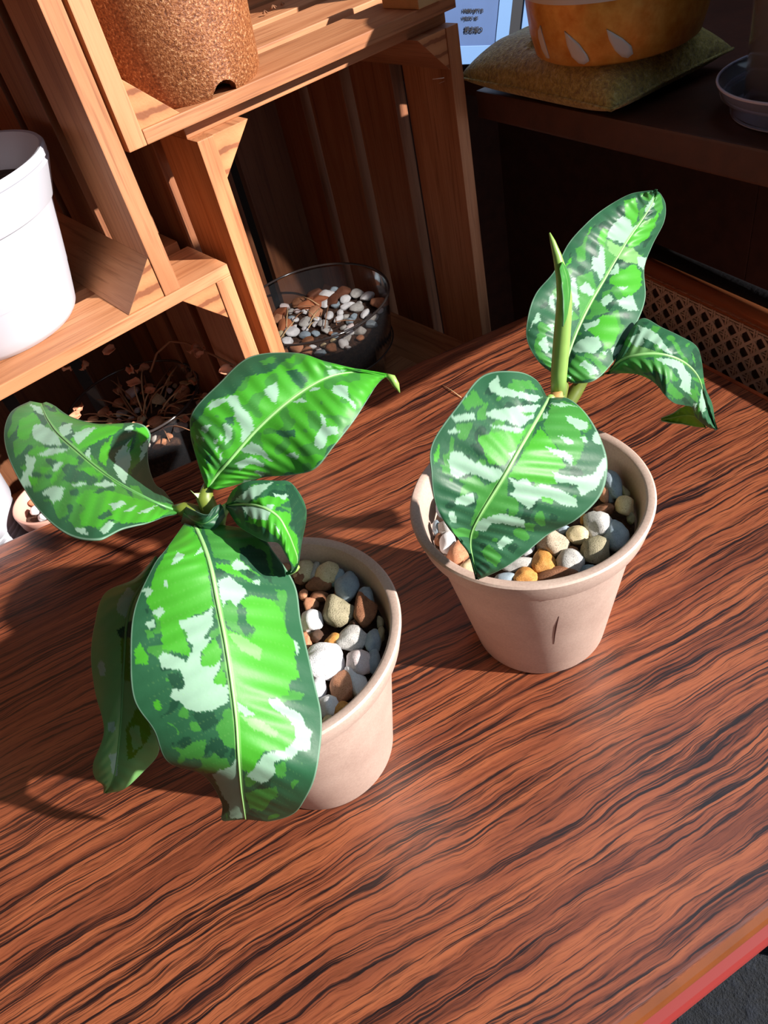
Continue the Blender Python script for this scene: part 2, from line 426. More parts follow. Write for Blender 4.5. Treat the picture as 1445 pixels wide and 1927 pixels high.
# local x = towards the camera (u), local y = into the cabinet (v)
HZ = -FLOORZ
boxo('shelf', (0, .285, 0, .36, HZ+.16-.019, HZ+.16), DARKWOOD, cab, .0015)
boxo('back_panel', (0, .285, .36, .378, 0, HZ+.39), DARKWOOD, cab, .001)
boxo('side_panel', (.285, .30, .0, .378, HZ+.16, HZ+.34), DARKWOOD, cab, .001)  # unseen panel on the shelf end, added to keep sun off the pillow
boxo('leg', (.24, .27, .33, .36, 0.0505, HZ+.141), DARKWOOD, cab, .001)
boxo('side_panel', (-.45, -.43, .06, .378, 0, HZ+.39), DARKWOOD, cab, .001)
boxo('rear_shelf', (-.43, -.0005, .03, .36, HZ+.16-.019, HZ+.16), DARKWOOD, cab, .0015)
boxo('back_panel', (-.43, -.0005, .36, .378, 0, HZ+.39), DARKWOOD, cab, .001)
boxo('bottom_board', (-.43, .272, .06, .36, .03, .05), DARKWOOD, cab, .001)

# ------------------------------------------------------------------ camouflage plants: leaves
def pip(x, y, poly):
    c = False; n = len(poly); j = n-1
    for i in range(n):
        xi, yi = poly[i]; xj, yj = poly[j]
        if (yi > y) != (yj > y) and x < (xj-xi)*(y-yi)/(yj-yi)+xi: c = not c
        j = i
    return c
def leaf(parent, org, sc, off, st, zs, pats, default, NU=150, NV=88, margin=.8, jag=7, bulge=.004, ribc=None, ripple=.0012, seed=0, ribw=.0011, label=None, mids=True, tilt=(0, 0)):
    """st rows: mid, left edge, right edge in view coordinates; zs rows: mid, left, right heights"""
    NU, NV = int(NU*1.35), int(NV*1.35)//2*2
    rows = [list(m)+list(a)+list(b)+list(z) for (m, a, b), z in zip(st, zs)]
    n = len(rows)-1
    for k_ in range(1, n):
        w_ = sin(PI*k_/n)**.7; rows[k_][7] += tilt[0]*w_; rows[k_][8] += tilt[1]*w_
    bm = bmesh.new(); col = bm.verts.layers.float_color.new('pattern')
    G = []; C = []
    ox, oy = off
    boxes = [(k, p, min(q[0] for q in p)-12, max(q[0] for q in p)+12, min(q[1] for q in p)-12, max(q[1] for q in p)+12) for k, p in pats]
    O = Vector(org)
    midp = []
    for i in range(NU+1):
        t = n*i/NU; R = crom(rows, t); row = []
        for j in range(NV+1):
            s = 2*j/NV-1; a = abs(s); e = R[2:4] if s < 0 else R[4:6]; ze = R[7] if s < 0 else R[8]
            x = R[0]+(e[0]-R[0])*a; y = R[1]+(e[1]-R[1])*a
            z = R[6]+(ze-R[6])*a+bulge*4*a*(1-a)*.5
            endf = min(1, i/13, (NU-i)/10)
            rp = ripple*a*a*1.1*noise.noise(Vector((i*.041, s*1.5, seed)))*endf + .00022*sin(i*.5-a*9)*a*(1-a)*3*endf
            p = at(x/sc+ox, y/sc+oy, z+rp)
            v = bm.verts.new(p-O); row.append(v)
            jx = x+jag*(noise.noise(Vector((x*.05, y*.05, seed)))*1.2+noise.noise(Vector((x*.16, y*.16, seed+4)))*.9)
            jy = y+jag*(noise.noise(Vector((x*.05, y*.05, seed+9)))*1.2+noise.noise(Vector((x*.16, y*.16, seed+14)))*.9)
            cc = default
            nn = noise.noise(Vector((x*.012+seed, y*.012, 3)))
            if default == 'B': cc = 'M' if nn > .12 else 'B'
            elif default == 'D': cc = 'M' if nn > .22 else ('K' if nn < -.3 else 'D')
            elif default == 'M': cc = 'D' if nn > .15 else 'M'
            if a > margin+.12*noise.noise(Vector((t*2.2, s, seed*3))) and default != 'U': cc = 'D'
            for k, poly, x0, x1, y0, y1 in boxes:
                if x0 < jx < x1 and y0 < jy < y1 and pip(jx, jy, poly): cc = k
            c = Vector(LEAFC[cc])
            if a < .035: c = c.lerp(Vector(LEAFC['V']), .6)
            # fine side veins
            vv = (t*3.3-a*2.6) % 1.0
            if abs(vv-.5) < .02 and a < .85: c = c.lerp(Vector(LEAFC['V']), .12)
            if a > .985: c = c.lerp(Vector(LEAFC['P']), .5)
            v[col] = (c.x, c.y, c.z, 1)
            if j == NV//2: midp.append(p-O)
        G.append(row)
    for i in range(NU):
        for j in range(NV): bm.faces.new((G[i][j], G[i][j+1], G[i+1][j+1], G[i+1][j]))
    bmesh.ops.recalc_face_normals(bm, faces=bm.faces)
    if sum(f.normal.dot((EYE-(O+f.calc_center_median())).normalized()) for f in list(bm.faces)[::97]) < 0:
        bmesh.ops.reverse_faces(bm, faces=bm.faces)
    o = link('leaf', mesh_from(bm, 'leaf', True), LEAF, parent)
    if label: o['label'] = label
    s_ = o.modifiers.new('thickness', 'SOLIDIFY'); s_.thickness = .0006; s_.offset = -1
    if mids:
        m0 = midp[2:int(NU*.93)]; k = len(m0)
        view = [(EYE-(O+q)).normalized() for q in m0]
        tube('midrib', [q+v_*.0001 for q, v_ in zip(m0, view)][::3], [ribw*(1-.8*i/k) for i in range(k)][::3], ribc or RIB, o, seg=8)
    return o

def plantpot(parent):
    # rim radius .055, height .0955, base radius .034
    pr = [(0, .0), (.0315, 0), (.034, .0022), (.0475, .0795), (.0482, .0815), (.0515, .0835), (.0525, .0850), (.0546, .0935), (.0548, .0950), (.0540, .0958), (.0515, .0960), (.0503, .0952), (.0498, .0930), (.0470, .0800), (.034, .006), (0, .005)]
    o = lathe('pot', pr, POT, parent, seg=128); sharp(o, 40)
    s_ = lathe('soil', [(.0462, .0765), (.03, .0775), (.015, .0768), (0, .0775)], SOIL, parent, seg=48)
    return o
LC = Vector((-.0584, .2037, 0)); RC = Vector((.0654, .2423, 0))
plantL = thing('potted_plant', 'left camouflage-leaved plant with five broad green leaves in a beige pot, nearer the camera', 'plant', LC, 0, 'camouflage-leaved plants')
plantR = thing('potted_plant', 'right camouflage-leaved plant with an upright rolled new leaf in a beige pot', 'plant', RC, 0, 'camouflage-leaved plants')
plantpot(plantL); pr_ = plantpot(plantR)

# ---- left plant
st4 = [((655,30),(600,12),(730,12)), ((705,140),(500,150),(985,60)), ((745,270),(425,250),(1085,170)), ((780,450),(325,480),(1200,350)), ((820,650),(303,720),(1235,560)), ((855,880),(322,970),(1300,850)), ((880,1090),(430,1140),(1346,1090)), ((893,1300),(505,1310),(1315,1370)), ((905,1450),(700,1385),(1245,1530)), ((920,1560),(798,1530),(1180,1600)), ((930,1622),(800,1625),(1060,1635)), ((930,1612),(850,1630),(1000,1625))]
z4 = [(.152,.152,.150), (.155,.157,.145), (.154,.156,.140), (.148,.148,.132), (.142,.142,.126), (.134,.132,.120), (.126,.121,.114), (.116,.108,.107), (.098,.092,.090), (.078,.074,.072), (.062,.059,.059), (.052,.053,.053)]
p4 = [('M',[(700,15),(900,25),(1060,140),(1085,300),(1000,300),(900,230),(760,200)]), ('K',[(900,150),(960,130),(1040,170),(1080,340),(1000,290),(900,210)]),  # dark upper right patches: shade under the small leaf put into the colour
 ('B',[(575,10),(640,40),(700,140),(760,470),(570,550),(640,740),(480,700),(470,560),(390,440),(440,280),(500,170)]),
 ('B',[(765,230),(850,240),(1000,350),(880,300),(780,260)]),
 ('P',[(570,540),(700,510),(750,470),(755,560),(700,640),(745,640),(690,720),(690,790),(760,770),(800,740),(790,800),(750,880),(835,895),(840,980),(760,1030),(670,1040),(600,1020),(585,990),(520,960),(530,915),(600,900),(580,810),(470,800),(460,750),(480,710),(560,740),(610,770),(650,680),(610,640),(615,600),(580,590)]),
 ('B',[(700,700),(760,640),(800,700),(790,770),(760,790),(690,790)]), ('B',[(750,880),(800,800),(830,860),(820,900)]),
 ('P',[(525,240),(560,165),(600,185),(560,230)]), ('P',[(650,195),(690,140),(700,165)]), ('P',[(365,375),(400,360),(430,380),(400,415)]), ('P',[(420,490),(480,470),(490,500),(460,530)]), ('P',[(380,560),(430,535),(440,580),(410,585)]), ('P',[(485,330),(505,325),(510,360),(490,360)]),
 ('B',[(900,440),(950,405),(1080,430),(1130,500),(1150,600),(1200,660),(1200,760),(1225,850),(1170,880),(1170,950),(1090,960),(1050,970),(1110,1040),(1180,1080),(1200,1130),(1200,1200),(1150,1250),(1040,1250),(1000,1300),(970,1380),(900,1350),(890,1200),(880,1000),(840,700),(800,560),(850,600),(960,640),(990,590),(930,540),(940,490)]),
 ('L',[(830,610),(900,620),(1020,700),(1010,760),(900,700)]), ('L',[(900,1060),(1000,1080),(1110,1150),(1100,1180),(980,1140)]), ('D',[(880,470),(930,480),(940,560),(985,600),(930,630),(890,560)]),
 ('P',[(780,330),(840,300),(930,370),(940,400),(880,465),(830,430),(810,470),(790,400)]), ('M',[(810,470),(840,430),(885,470),(890,560),(930,630),(850,590),(810,530)]),
 ('P',[(850,250),(880,205),(930,240),(950,265),(880,270)]), ('P',[(960,330),(1010,320),(1010,355)]),
 ('P',[(1050,970),(1110,970),(1150,1010),(1210,1040),(1240,1060),(1260,1120),(1285,1130),(1285,1245),(1220,1250),(1190,1290),(1140,1300),(1085,1310),(1090,1370),(1060,1410),(1020,1430),(980,1410),(930,1390),(960,1370),(1010,1300),(1030,1270),(1150,1245),(1200,1190),(1200,1130),(1160,1070),(1080,1020)]),
 ('P',[(880,980),(940,1020),(990,1060),(930,1060),(890,1030)]),
 ('P',[(880,1290),(892,1290),(905,1450),(930,1615),(850,1620),(840,1540),(810,1500),(750,1380),(800,1350),(860,1330)]),
 ('M',[(530,1230),(600,1240),(650,1200),(720,1190),(700,1290),(830,1290),(850,1340),(750,1370),(700,1370),(690,1300),(600,1290)]),
 ('M',[(770,1130),(840,1010),(870,1090),(885,1250),(800,1210),(790,1170)]), ('K',[(740,1180),(800,1190),(840,1250),(800,1290),(730,1240)]), ('K',[(500,830),(570,830),(600,880),(590,920),(530,910)]), ('K',[(640,1050),(760,1035),(780,1100),(700,1150)]),
 ('M',[(380,590),(430,600),(430,630),(400,640)]), ('B',[(330,700),(360,660),(400,740),(400,780),(330,780)]), ('B',[(430,980),(465,975),(470,1030),(430,1020)]),
 ('M',[(930,1480),(1000,1460),(1100,1450),(1110,1500),(1040,1530),(1020,1580),(950,1560)]), ('M',[(1090,1330),(1150,1310),(1150,1390),(1110,1400)]), ('M',[(1095,370),(1150,380),(1160,440),(1120,480)]), ('P',[(1195,650),(1215,660),(1220,730),(1205,720)])]
leaf(plantL, LC, 2.89, (140, 980), st4, z4, p4, 'D', NU=210, NV=130, seed=1, tilt=(0.006, -0.006), bulge=.003, ribw=.0009)
st1 = [((1000,968),(1002,990),(985,930)), ((925,940),(940,1000),(930,855)), ((850,905),(850,1032),(880,815)), ((700,825),(700,1066),(845,720)), ((560,730),(555,1130),(838,625)), ((430,620),(385,1102),(852,530)), ((330,530),(215,960),(780,470)), ((275,455),(70,720),(560,475)), ((250,405),(22,545),(400,432)), ((240,375),(60,410),(310,372)), ((236,358),(170,345),(262,350))]
z1 = [(.150,.149,.150), (.155,.153,.147), (.158,.157,.142), (.161,.160,.140), (.162,.162,.141), (.161,.161,.145), (.158,.158,.150), (.153,.153,.150), (.148,.148,.147), (.144,.143,.144), (.140,.140,.140)]
p1 = [('B',[(110,450),(190,410),(240,470),(190,500),(150,570),(110,560),(95,540)]), ('B',[(150,640),(210,600),(330,620),(450,680),(440,710),(370,700),(300,820),(280,810),(340,690),(280,670),(180,650)]), ('P',[(180,520),(200,475),(250,480),(330,540),(350,600),(250,590),(190,560)]), ('P',[(330,490),(410,465),(400,530),(350,550)]), ('B',[(400,560),(480,480),(700,490),(600,560),(500,600),(440,620)]), ('P',[(410,540),(480,500),(550,490),(490,550),(440,590)]),
 ('P',[(210,650),(300,610),(410,615),(330,640),(260,660)]), ('P',[(140,650),(205,670),(180,760),(170,830),(120,840),(110,800),(150,720)]), ('B',[(160,770),(215,775),(200,820),(170,820)]), ('B',[(235,715),(290,720),(270,750),(230,750)]), ('P',[(310,700),(360,690),(320,745),(295,740)]),
 ('B',[(430,900),(480,850),(600,850),(720,880),(860,920),(960,970),(850,1030),(700,1040),(620,1010),(560,1060),(460,1050),(450,990),(490,950),(440,930)]), ('P',[(235,870),(290,825),(365,835),(350,900),(300,925),(280,890)]), ('P',[(400,820),(500,800),(480,820),(420,835)]), ('P',[(530,820),(600,795),(660,820),(600,835)]), ('D',[(530,870),(560,840),(620,840),(560,870)]), ('P',[(620,930),(700,910),(715,930),(640,965)]),
 ('D',[(550,1000),(620,960),(640,985),(580,1020)]), ('B',[(440,730),(520,720),(580,770),(480,760)]), ('D',[(350,790),(400,730),(470,740),(560,790),(470,800),(400,810)]),
 ('D',[(510,640),(560,570),(650,530),(720,500),(770,520),(760,600),(700,700),(760,900),(700,840),(600,740)]), ('B',[(570,610),(640,540),(620,620),(600,720),(560,680)]), ('P',[(645,720),(660,640),(740,560),(735,640),(745,680),(710,810),(670,780)]), ('P',[(480,640),(510,610),(510,680)]), ('P',[(800,600),(840,560),(840,600),(790,720)]), ('D',[(740,740),(840,640),(850,760),(960,860),(980,930),(820,900)]),
 ('B',[(720,590),(760,540),(720,640)]), ('B',[(770,500),(850,480),(840,560),(800,590)]), ('P',[(710,490),(760,480),(740,520),(705,515)]), ('P',[(430,1060),(480,1070),(510,1110),(440,1090)]), ('P',[(560,1080),(620,1020),(650,1040),(600,1100)]), ('P',[(700,970),(780,930),(740,970)]), ('P',[(770,980),(900,930),(830,980)]), ('P',[(160,360),(230,380),(250,430),(200,400)]), ('K',[(250,370),(320,380),(320,410),(280,400)])]
leaf(plantL, LC, 3.01, (0, 640), st1, z1, p1, 'M', NU=170, NV=110, seed=2, tilt=(0.01, -0.004), margin=.86, ribw=.0007, ribc=RIBD)
st2 = [((190,835),(172,835),(240,850)), ((245,752),(110,640),(400,805)), ((310,680),(84,520),(520,775)), ((450,520),(100,400),(650,765)), ((600,380),(240,250),(790,730)), ((750,270),(420,95),(900,600)), ((880,205),(680,72),(1010,460)), ((1000,182),(850,120),(1090,335)), ((1110,185),(1040,165),(1145,250)), ((1195,198),(1192,194),(1196,206))]
z2 = [(.158,.157,.158), (.163,.166,.158), (.168,.172,.158), (.175,.178,.160), (.180,.182,.164), (.182,.184,.170), (.182,.184,.174), (.179,.181,.175), (.174,.175,.172), (.168,.168,.168)]
p2 = [('D',[(90,480),(110,380),(200,290),(300,180),(400,90),(520,70),(700,60),(600,130),(540,180),(400,210),(330,310),(200,340),(130,450)]), ('M',[(480,120),(560,90),(560,130),(500,140)]),
 ('P',[(175,380),(220,340),(350,310),(370,370),(430,430),(445,500),(420,530),(390,580),(370,580),(380,500),(340,440),(330,390),(290,345),(200,395)]), ('P',[(500,280),(575,235),(585,290),(570,365),(520,320)]), ('P',[(860,170),(980,165),(880,205),(830,230),(870,200)]), ('P',[(890,260),(940,250),(980,270),(975,310),(1020,370),(1020,395),(960,330),(890,300)]), ('P',[(820,410),(850,440),(850,490),(920,490),(920,530),(860,540),(850,600),(820,620),(785,590),(790,550),(830,490)]),
 ('P',[(630,650),(670,635),(705,655),(680,680)]), ('P',[(370,620),(430,580),(480,600),(550,690),(480,650),(390,640)]), ('P',[(335,700),(430,660),(500,700),(500,720),(420,700),(370,740)]), ('P',[(650,350),(720,330),(750,355),(690,350)]), ('P',[(770,270),(820,265),(820,280),(760,295)]), ('P',[(270,470),(320,490),(320,560),(280,600),(285,530)]), ('P',[(145,490),(205,475),(180,520),(150,520)]), ('P',[(445,735),(510,755),(480,775)]), ('P',[(380,790),(430,790),(400,820)]), ('P',[(220,560),(240,560),(235,590),(218,585)]), ('P',[(225,600),(245,605),(240,635),(226,625)]), ('P',[(250,540),(265,540),(262,570),(250,570)]), ('P',[(118,540),(135,540),(132,560),(120,560)]), ('P',[(150,545),(163,550),(160,575),(150,570)]), ('P',[(255,640),(268,620),(262,680),(248,700)]),
 ('D',[(620,170),(680,165),(750,220),(720,280),(690,260)]), ('D',[(555,515),(680,510),(680,545),(610,550)]), ('M',[(740,400),(800,400),(810,510),(760,500)]), ('D',[(280,440),(330,430),(330,480),(290,480)]), ('M',[(690,610),(770,580),(790,640),(720,660)]), ('D',[(170,650),(200,650),(200,700),(175,700)]), ('M',[(100,460),(180,440),(260,500),(200,700),(130,640)])]
p2 = [q for q in p2 if q[0] == 'M' and q[1][0] == (100,460)] + [q for q in p2 if not (q[0] == 'M' and q[1][0] == (100,460))]
leaf(plantL, LC, 3.01, (330, 640), st2, z2, p2, 'B', NU=170, NV=110, seed=3, tilt=(0.006, 0), margin=.97, ribc=RIB, ribw=.0008)
st3 = [((285,938),(283,930),(288,948)), ((400,930),(330,845),(350,1045)), ((500,950),(420,798),(430,1100)), ((580,1000),(560,795),(510,1140)), ((630,1080),(660,812),(580,1150)), ((665,1160),(742,960),(618,1205)), ((690,1240),(716,1150),(655,1275)), ((672,1300),(690,1290),(655,1305)), ((632,1322),(635,1320),(632,1324))]
z3 = [(.156,.156,.155), (.162,.162,.152), (.164,.165,.150), (.162,.162,.149), (.158,.157,.147), (.150,.150,.144), (.142,.143,.140), (.136,.136,.136), (.133,.133,.133)]
p3 = [('B',[(400,940),(480,890),(620,880),(645,905),(560,960),(650,980),(660,1010),(640,1050),(690,1110),(700,1200),(680,1290),(650,1250),(590,1130),(500,1060),(400,1030),(430,980)]), ('P',[(370,940),(500,940),(560,930),(520,1020),(430,1010),(400,980)]), ('P',[(540,870),(650,880),(620,905)]), ('P',[(330,915),(420,830),(560,800),(480,870),(400,925)]), ('M',[(250,900),(300,830),(345,790),(350,850),(310,910)]), ('K',[(620,820),(660,815),(740,960),(715,1130),(680,1100),(660,980),(640,880)]), ('P',[(560,1040),(590,1080),(600,1120),(570,1070)])]  # bright lower area and dark upper edge: lit and shaded sides in colour
leaf(plantL, LC, 3.01, (330, 640), st3, z3, p3, 'D', NU=130, NV=80, seed=4, tilt=(-0.002, 0.008), margin=.9, ribw=.0007, ripple=.0006)
st5 = [((450,200),(440,190),(480,200)), ((400,300),(330,312),(490,330)), ((320,430),(165,395),(440,500)), ((285,560),(108,570),(430,640)), ((272,720),(90,740),(430,780)), ((262,920),(112,930),(440,960)), ((250,1120),(160,1140),(460,1160)), ((232,1290),(102,1320),(455,1270)), ((215,1390),(112,1400),(370,1370)), ((190,1450),(155,1440),(270,1460)), ((165,1480),(157,1480),(180,1482))]
z5 = [(.135,.135,.135), (.132,.125,.135), (.122,.112,.125), (.112,.100,.112), (.100,.088,.100), (.086,.074,.088), (.072,.062,.074), (.060,.052,.062), (.052,.046,.054), (.046,.043,.047), (.040,.040,.040)]
p5 = [('P',[(230,450),(290,360),(340,400),(300,470),(280,530),(235,500)]), ('L',[(120,500),(150,420),(220,420),(230,520),(160,560),(120,600)]), ('L',[(170,1280),(240,1260),(330,1340),(300,1430),(210,1480),(170,1440)]), ('P',[(190,1270),(240,1260),(230,1390),(205,1370)]), ('U',[(250,620),(300,610),(300,880),(260,860)]), ('U',[(280,1130),(340,1020),(400,1060),(420,1160),(330,1280),(290,1300)]), ('K',[(230,600),(310,540),(320,640),(250,640)]), ('P',[(130,770),(160,760),(170,840),(140,850)]), ('P',[(180,1100),(220,1090),(220,1150),(190,1150)]), ('L',[(300,1130),(350,1110),(370,1220),(320,1260)])]
leaf(plantL, LC, 2.89, (140, 980), st5, z5, p5, 'L', NU=150, NV=70, seed=5, tilt=(0.01, -0.008), margin=2, ribc=RIBD, ribw=.0008, ripple=.0022)
# stem, petioles and the curled collar at the top of the left plant
def W_(c, x, y, z): return at(x, y, z)-c
hub = W_(LC, 398, 975, .150)
tube('stem', [(0, 0, .076), (.0, .004, .10), (hub.x*.7, hub.y*.7, .128), tuple(hub)], [.0042, .0038, .0036, .003], STEM, plantL, 12)
tube('petiole', [tuple(hub-Vector((0, 0, .012))), tuple(W_(LC, 372, 968, .148)), tuple(W_(LC, 345, 958, .151)), tuple(W_(LC, 325, 957, .151))], [.0036, .0040, .0030, .0014], STEMD, plantL, 10)
tube('petiole', [tuple(hub-Vector((0, 0, .01))), tuple(W_(LC, 385, 935, .155)), tuple(W_(LC, 392, 912, .158))], [.0036, .0034, .0020], STEMD, plantL, 10)
tube('petiole', [tuple(hub-Vector((0, 0, .006))), tuple(W_(LC, 415, 965, .153)), tuple(W_(LC, 430, 951, .1555))], [.0030, .0026, .0014], STEM, plantL, 10)
tube('petiole', [tuple(hub-Vector((0, 0, .012))), tuple(W_(LC, 375, 985, .149)), tuple(W_(LC, 368, 992, .151))], [.0036, .0034, .0018], STEMD, plantL, 10)
tube('petiole', [(0, 0, .08), tuple(W_(LC, 395, 1040, .125)), tuple(W_(LC, 300, 1060, .134))], [.003, .0028, .0012], STEMD, plantL, 10)
stc = [((345,965),(350,953),(340,985)), ((365,980),(368,962),(358,990)), ((385,985),(390,968),(380,998)), ((405,972),(402,955),(405,995)), ((420,955),(415,948),(424,972))]
leaf(plantL, LC, 1.0, (0, 0), stc, [(.152,.153,.149), (.155,.158,.150), (.156,.159,.151), (.156,.159,.152), (.156,.158,.153)], [('K',[(340,950),(420,945),(405,970),(370,975),(345,965)])], 'D', NU=40, NV=20, seed=6, jag=1, mids=False, bulge=.001, ripple=0, label='dark curled leaf base clasping the stem')
spr = bmesh.new()
pt = [W_(LC, *q) for q in ((357,922,.160), (364,928,.158), (381,927,.157), (388,932,.155), (382,948,.153), (372,938,.156))]
vvs = [spr.verts.new(p) for p in pt]; spr.faces.new(vvs)
so = link('bract', mesh_from(spr), plain('pale_bract', srgb(196, 216, 150), .5), plantL); s_ = so.modifiers.new('t', 'SOLIDIFY'); s_.thickness = .0008; so['label'] = 'small pale pointed bract on the stem'
tube('leaf_tip', [tuple(W_(LC, *q)) for q in ((727,706,.168), (738,712,.168), (745,724,.165), (752,739,.162))], [.0008, .0016, .0014, .0002], STEM, plantL, 8)
tube('leaf_tip', [tuple(W_(LC, *q)) for q in ((561,1066,.137), (556,1070,.136), (546,1077,.134), (538,1081,.132))], [.0008, .0013, .0011, .0002], STEM, plantL, 8)

# ---- right plant
s1 = [((812,248),(800,235),(828,246)), ((775,315),(745,150),(915,250)), ((720,410),(640,108),(1010,330)), ((650,530),(470,128),(1085,460)), ((585,645),(345,275),(1120,600)), ((520,750),(205,480),(1085,755)), ((455,855),(200,640),(960,882)), ((412,940),(222,800),(820,955)), ((402,1010),(290,930),(690,1060)), ((415,1090),(385,1030),(590,1130)), ((430,1160),(415,1120),(500,1175)), ((438,1196),(436,1194),(442,1197))]
z1_ = [(.146,.147,.146), (.151,.155,.147), (.153,.159,.147), (.153,.160,.144), (.150,.158,.139), (.145,.152,.133), (.139,.147,.128), (.132,.139,.123), (.125,.129,.119), (.118,.119,.115), (.112,.112,.110), (.106,.106,.106)]
q1 = [('B',[(600,660),(700,500),(770,400),(850,500),(900,600),(860,630),(860,700),(740,690),(640,670)]), ('B',[(440,450),(560,420),(700,410),(640,520),(580,600),(500,590),(470,520)]), ('M',[(780,400),(830,290),(940,330),(1000,500),(950,600),(900,560)]), ('M',[(800,290),(900,260),(1000,300),(1040,400),(1000,430),(880,330)]),
 ('P',[(500,170),(550,130),(560,190),(640,210),(780,240),(740,270),(640,240),(560,240),(500,200)]), ('P',[(480,330),(520,310),(650,290),(770,280),(740,320),(730,350),(660,400),(600,370),(500,350)]), ('M',[(660,320),(740,325),(700,345)]), ('P',[(300,340),(420,330),(440,360),(330,370)]), ('P',[(275,420),(340,400),(350,430),(290,435)]), ('P',[(480,390),(600,395),(690,410),(650,430),(560,410)]),
 ('P',[(300,525),(360,530),(400,570),(480,600),(560,620),(580,650),(520,690),(460,660),(400,640),(330,670),(300,640),(285,590)]), ('P',[(600,660),(640,680),(700,670),(740,720),(770,690),(850,720),(900,740),(960,780),(960,815),(900,810),(820,780),(760,770),(740,800),(710,830),(610,750),(640,720)]), ('P',[(830,630),(900,650),(960,660),(1040,650),(1080,600),(1110,540),(1118,600),(1080,690),(1060,720),(980,760),(960,700),(900,690),(850,690)]),
 ('P',[(790,500),(880,520),(940,550),(930,600),(890,560),(830,540)]), ('P',[(900,340),(960,350),(1020,380),(1010,410),(960,410),(910,370)]), ('P',[(860,440),(930,460),(950,490),(900,485)]), ('P',[(1040,440),(1080,420),(1085,490),(1045,480)]), ('P',[(980,450),(1010,450),(1020,480),(990,480)]), ('P',[(815,280),(870,270),(960,290),(880,290)]), ('P',[(780,330),(810,320),(810,350),(780,360)]),
 ('P',[(430,890),(500,870),(560,850),(650,870),(690,890),(690,925),(600,910),(520,900),(480,945),(430,940)]), ('P',[(540,1010),(580,965),(625,995),(560,1040)]), ('P',[(330,770),(420,740),(425,790),(380,810),(320,800)]), ('P',[(600,540),(640,520),(620,560)]), ('P',[(380,240),(440,230),(440,260),(390,270)]), ('P',[(290,840),(320,840),(330,900),(300,900)]), ('B',[(770,760),(840,780),(830,805),(780,790)]),
 ('M',[(450,720),(600,650),(590,850),(480,870),(400,920),(430,820)]), ('M',[(460,1050),(500,1010),(570,1080),(540,1130),(480,1090)]), ('M',[(340,680),(430,650),(460,680),(400,720)]), ('B',[(210,540),(240,490),(240,560),(215,590)]), ('M',[(360,270),(420,200),(480,280),(380,310)]), ('M',[(250,600),(290,590),(300,650),(260,640)]), ('M',[(620,150),(720,160),(760,210),(650,190)]), ('M',[(330,380),(400,380),(390,420),(330,420)]), ('M',[(690,900),(740,910),(730,945),(695,940)]), ('K',[(400,490),(450,480),(485,540),(440,555)])]
leaf(plantR, RC, 2.779, (740, 660), s1, z1_, q1, 'D', NU=190, NV=120, seed=11, tilt=(0.012, -0.006), bulge=.003, ribw=.0009)
s2 = [((338,1262),(300,1262),(350,1292)), ((360,1180),(190,1180),(430,1312)), ((398,1060),(108,1035),(560,1285)), ((448,935),(112,890),(700,1130)), ((520,790),(165,730),(815,930)), ((605,645),(280,590),(875,760)), ((690,500),(370,415),(868,570)), ((770,370),(478,290),(920,420)), ((850,258),(600,185),(995,270)), ((910,165),(760,92),(1006,160)), ((935,95),(880,66),(978,92)), ((944,64),(938,62),(950,66))]
z2_ = [(round(.140+.038*k/11, 4),)*3 for k in range(12)]
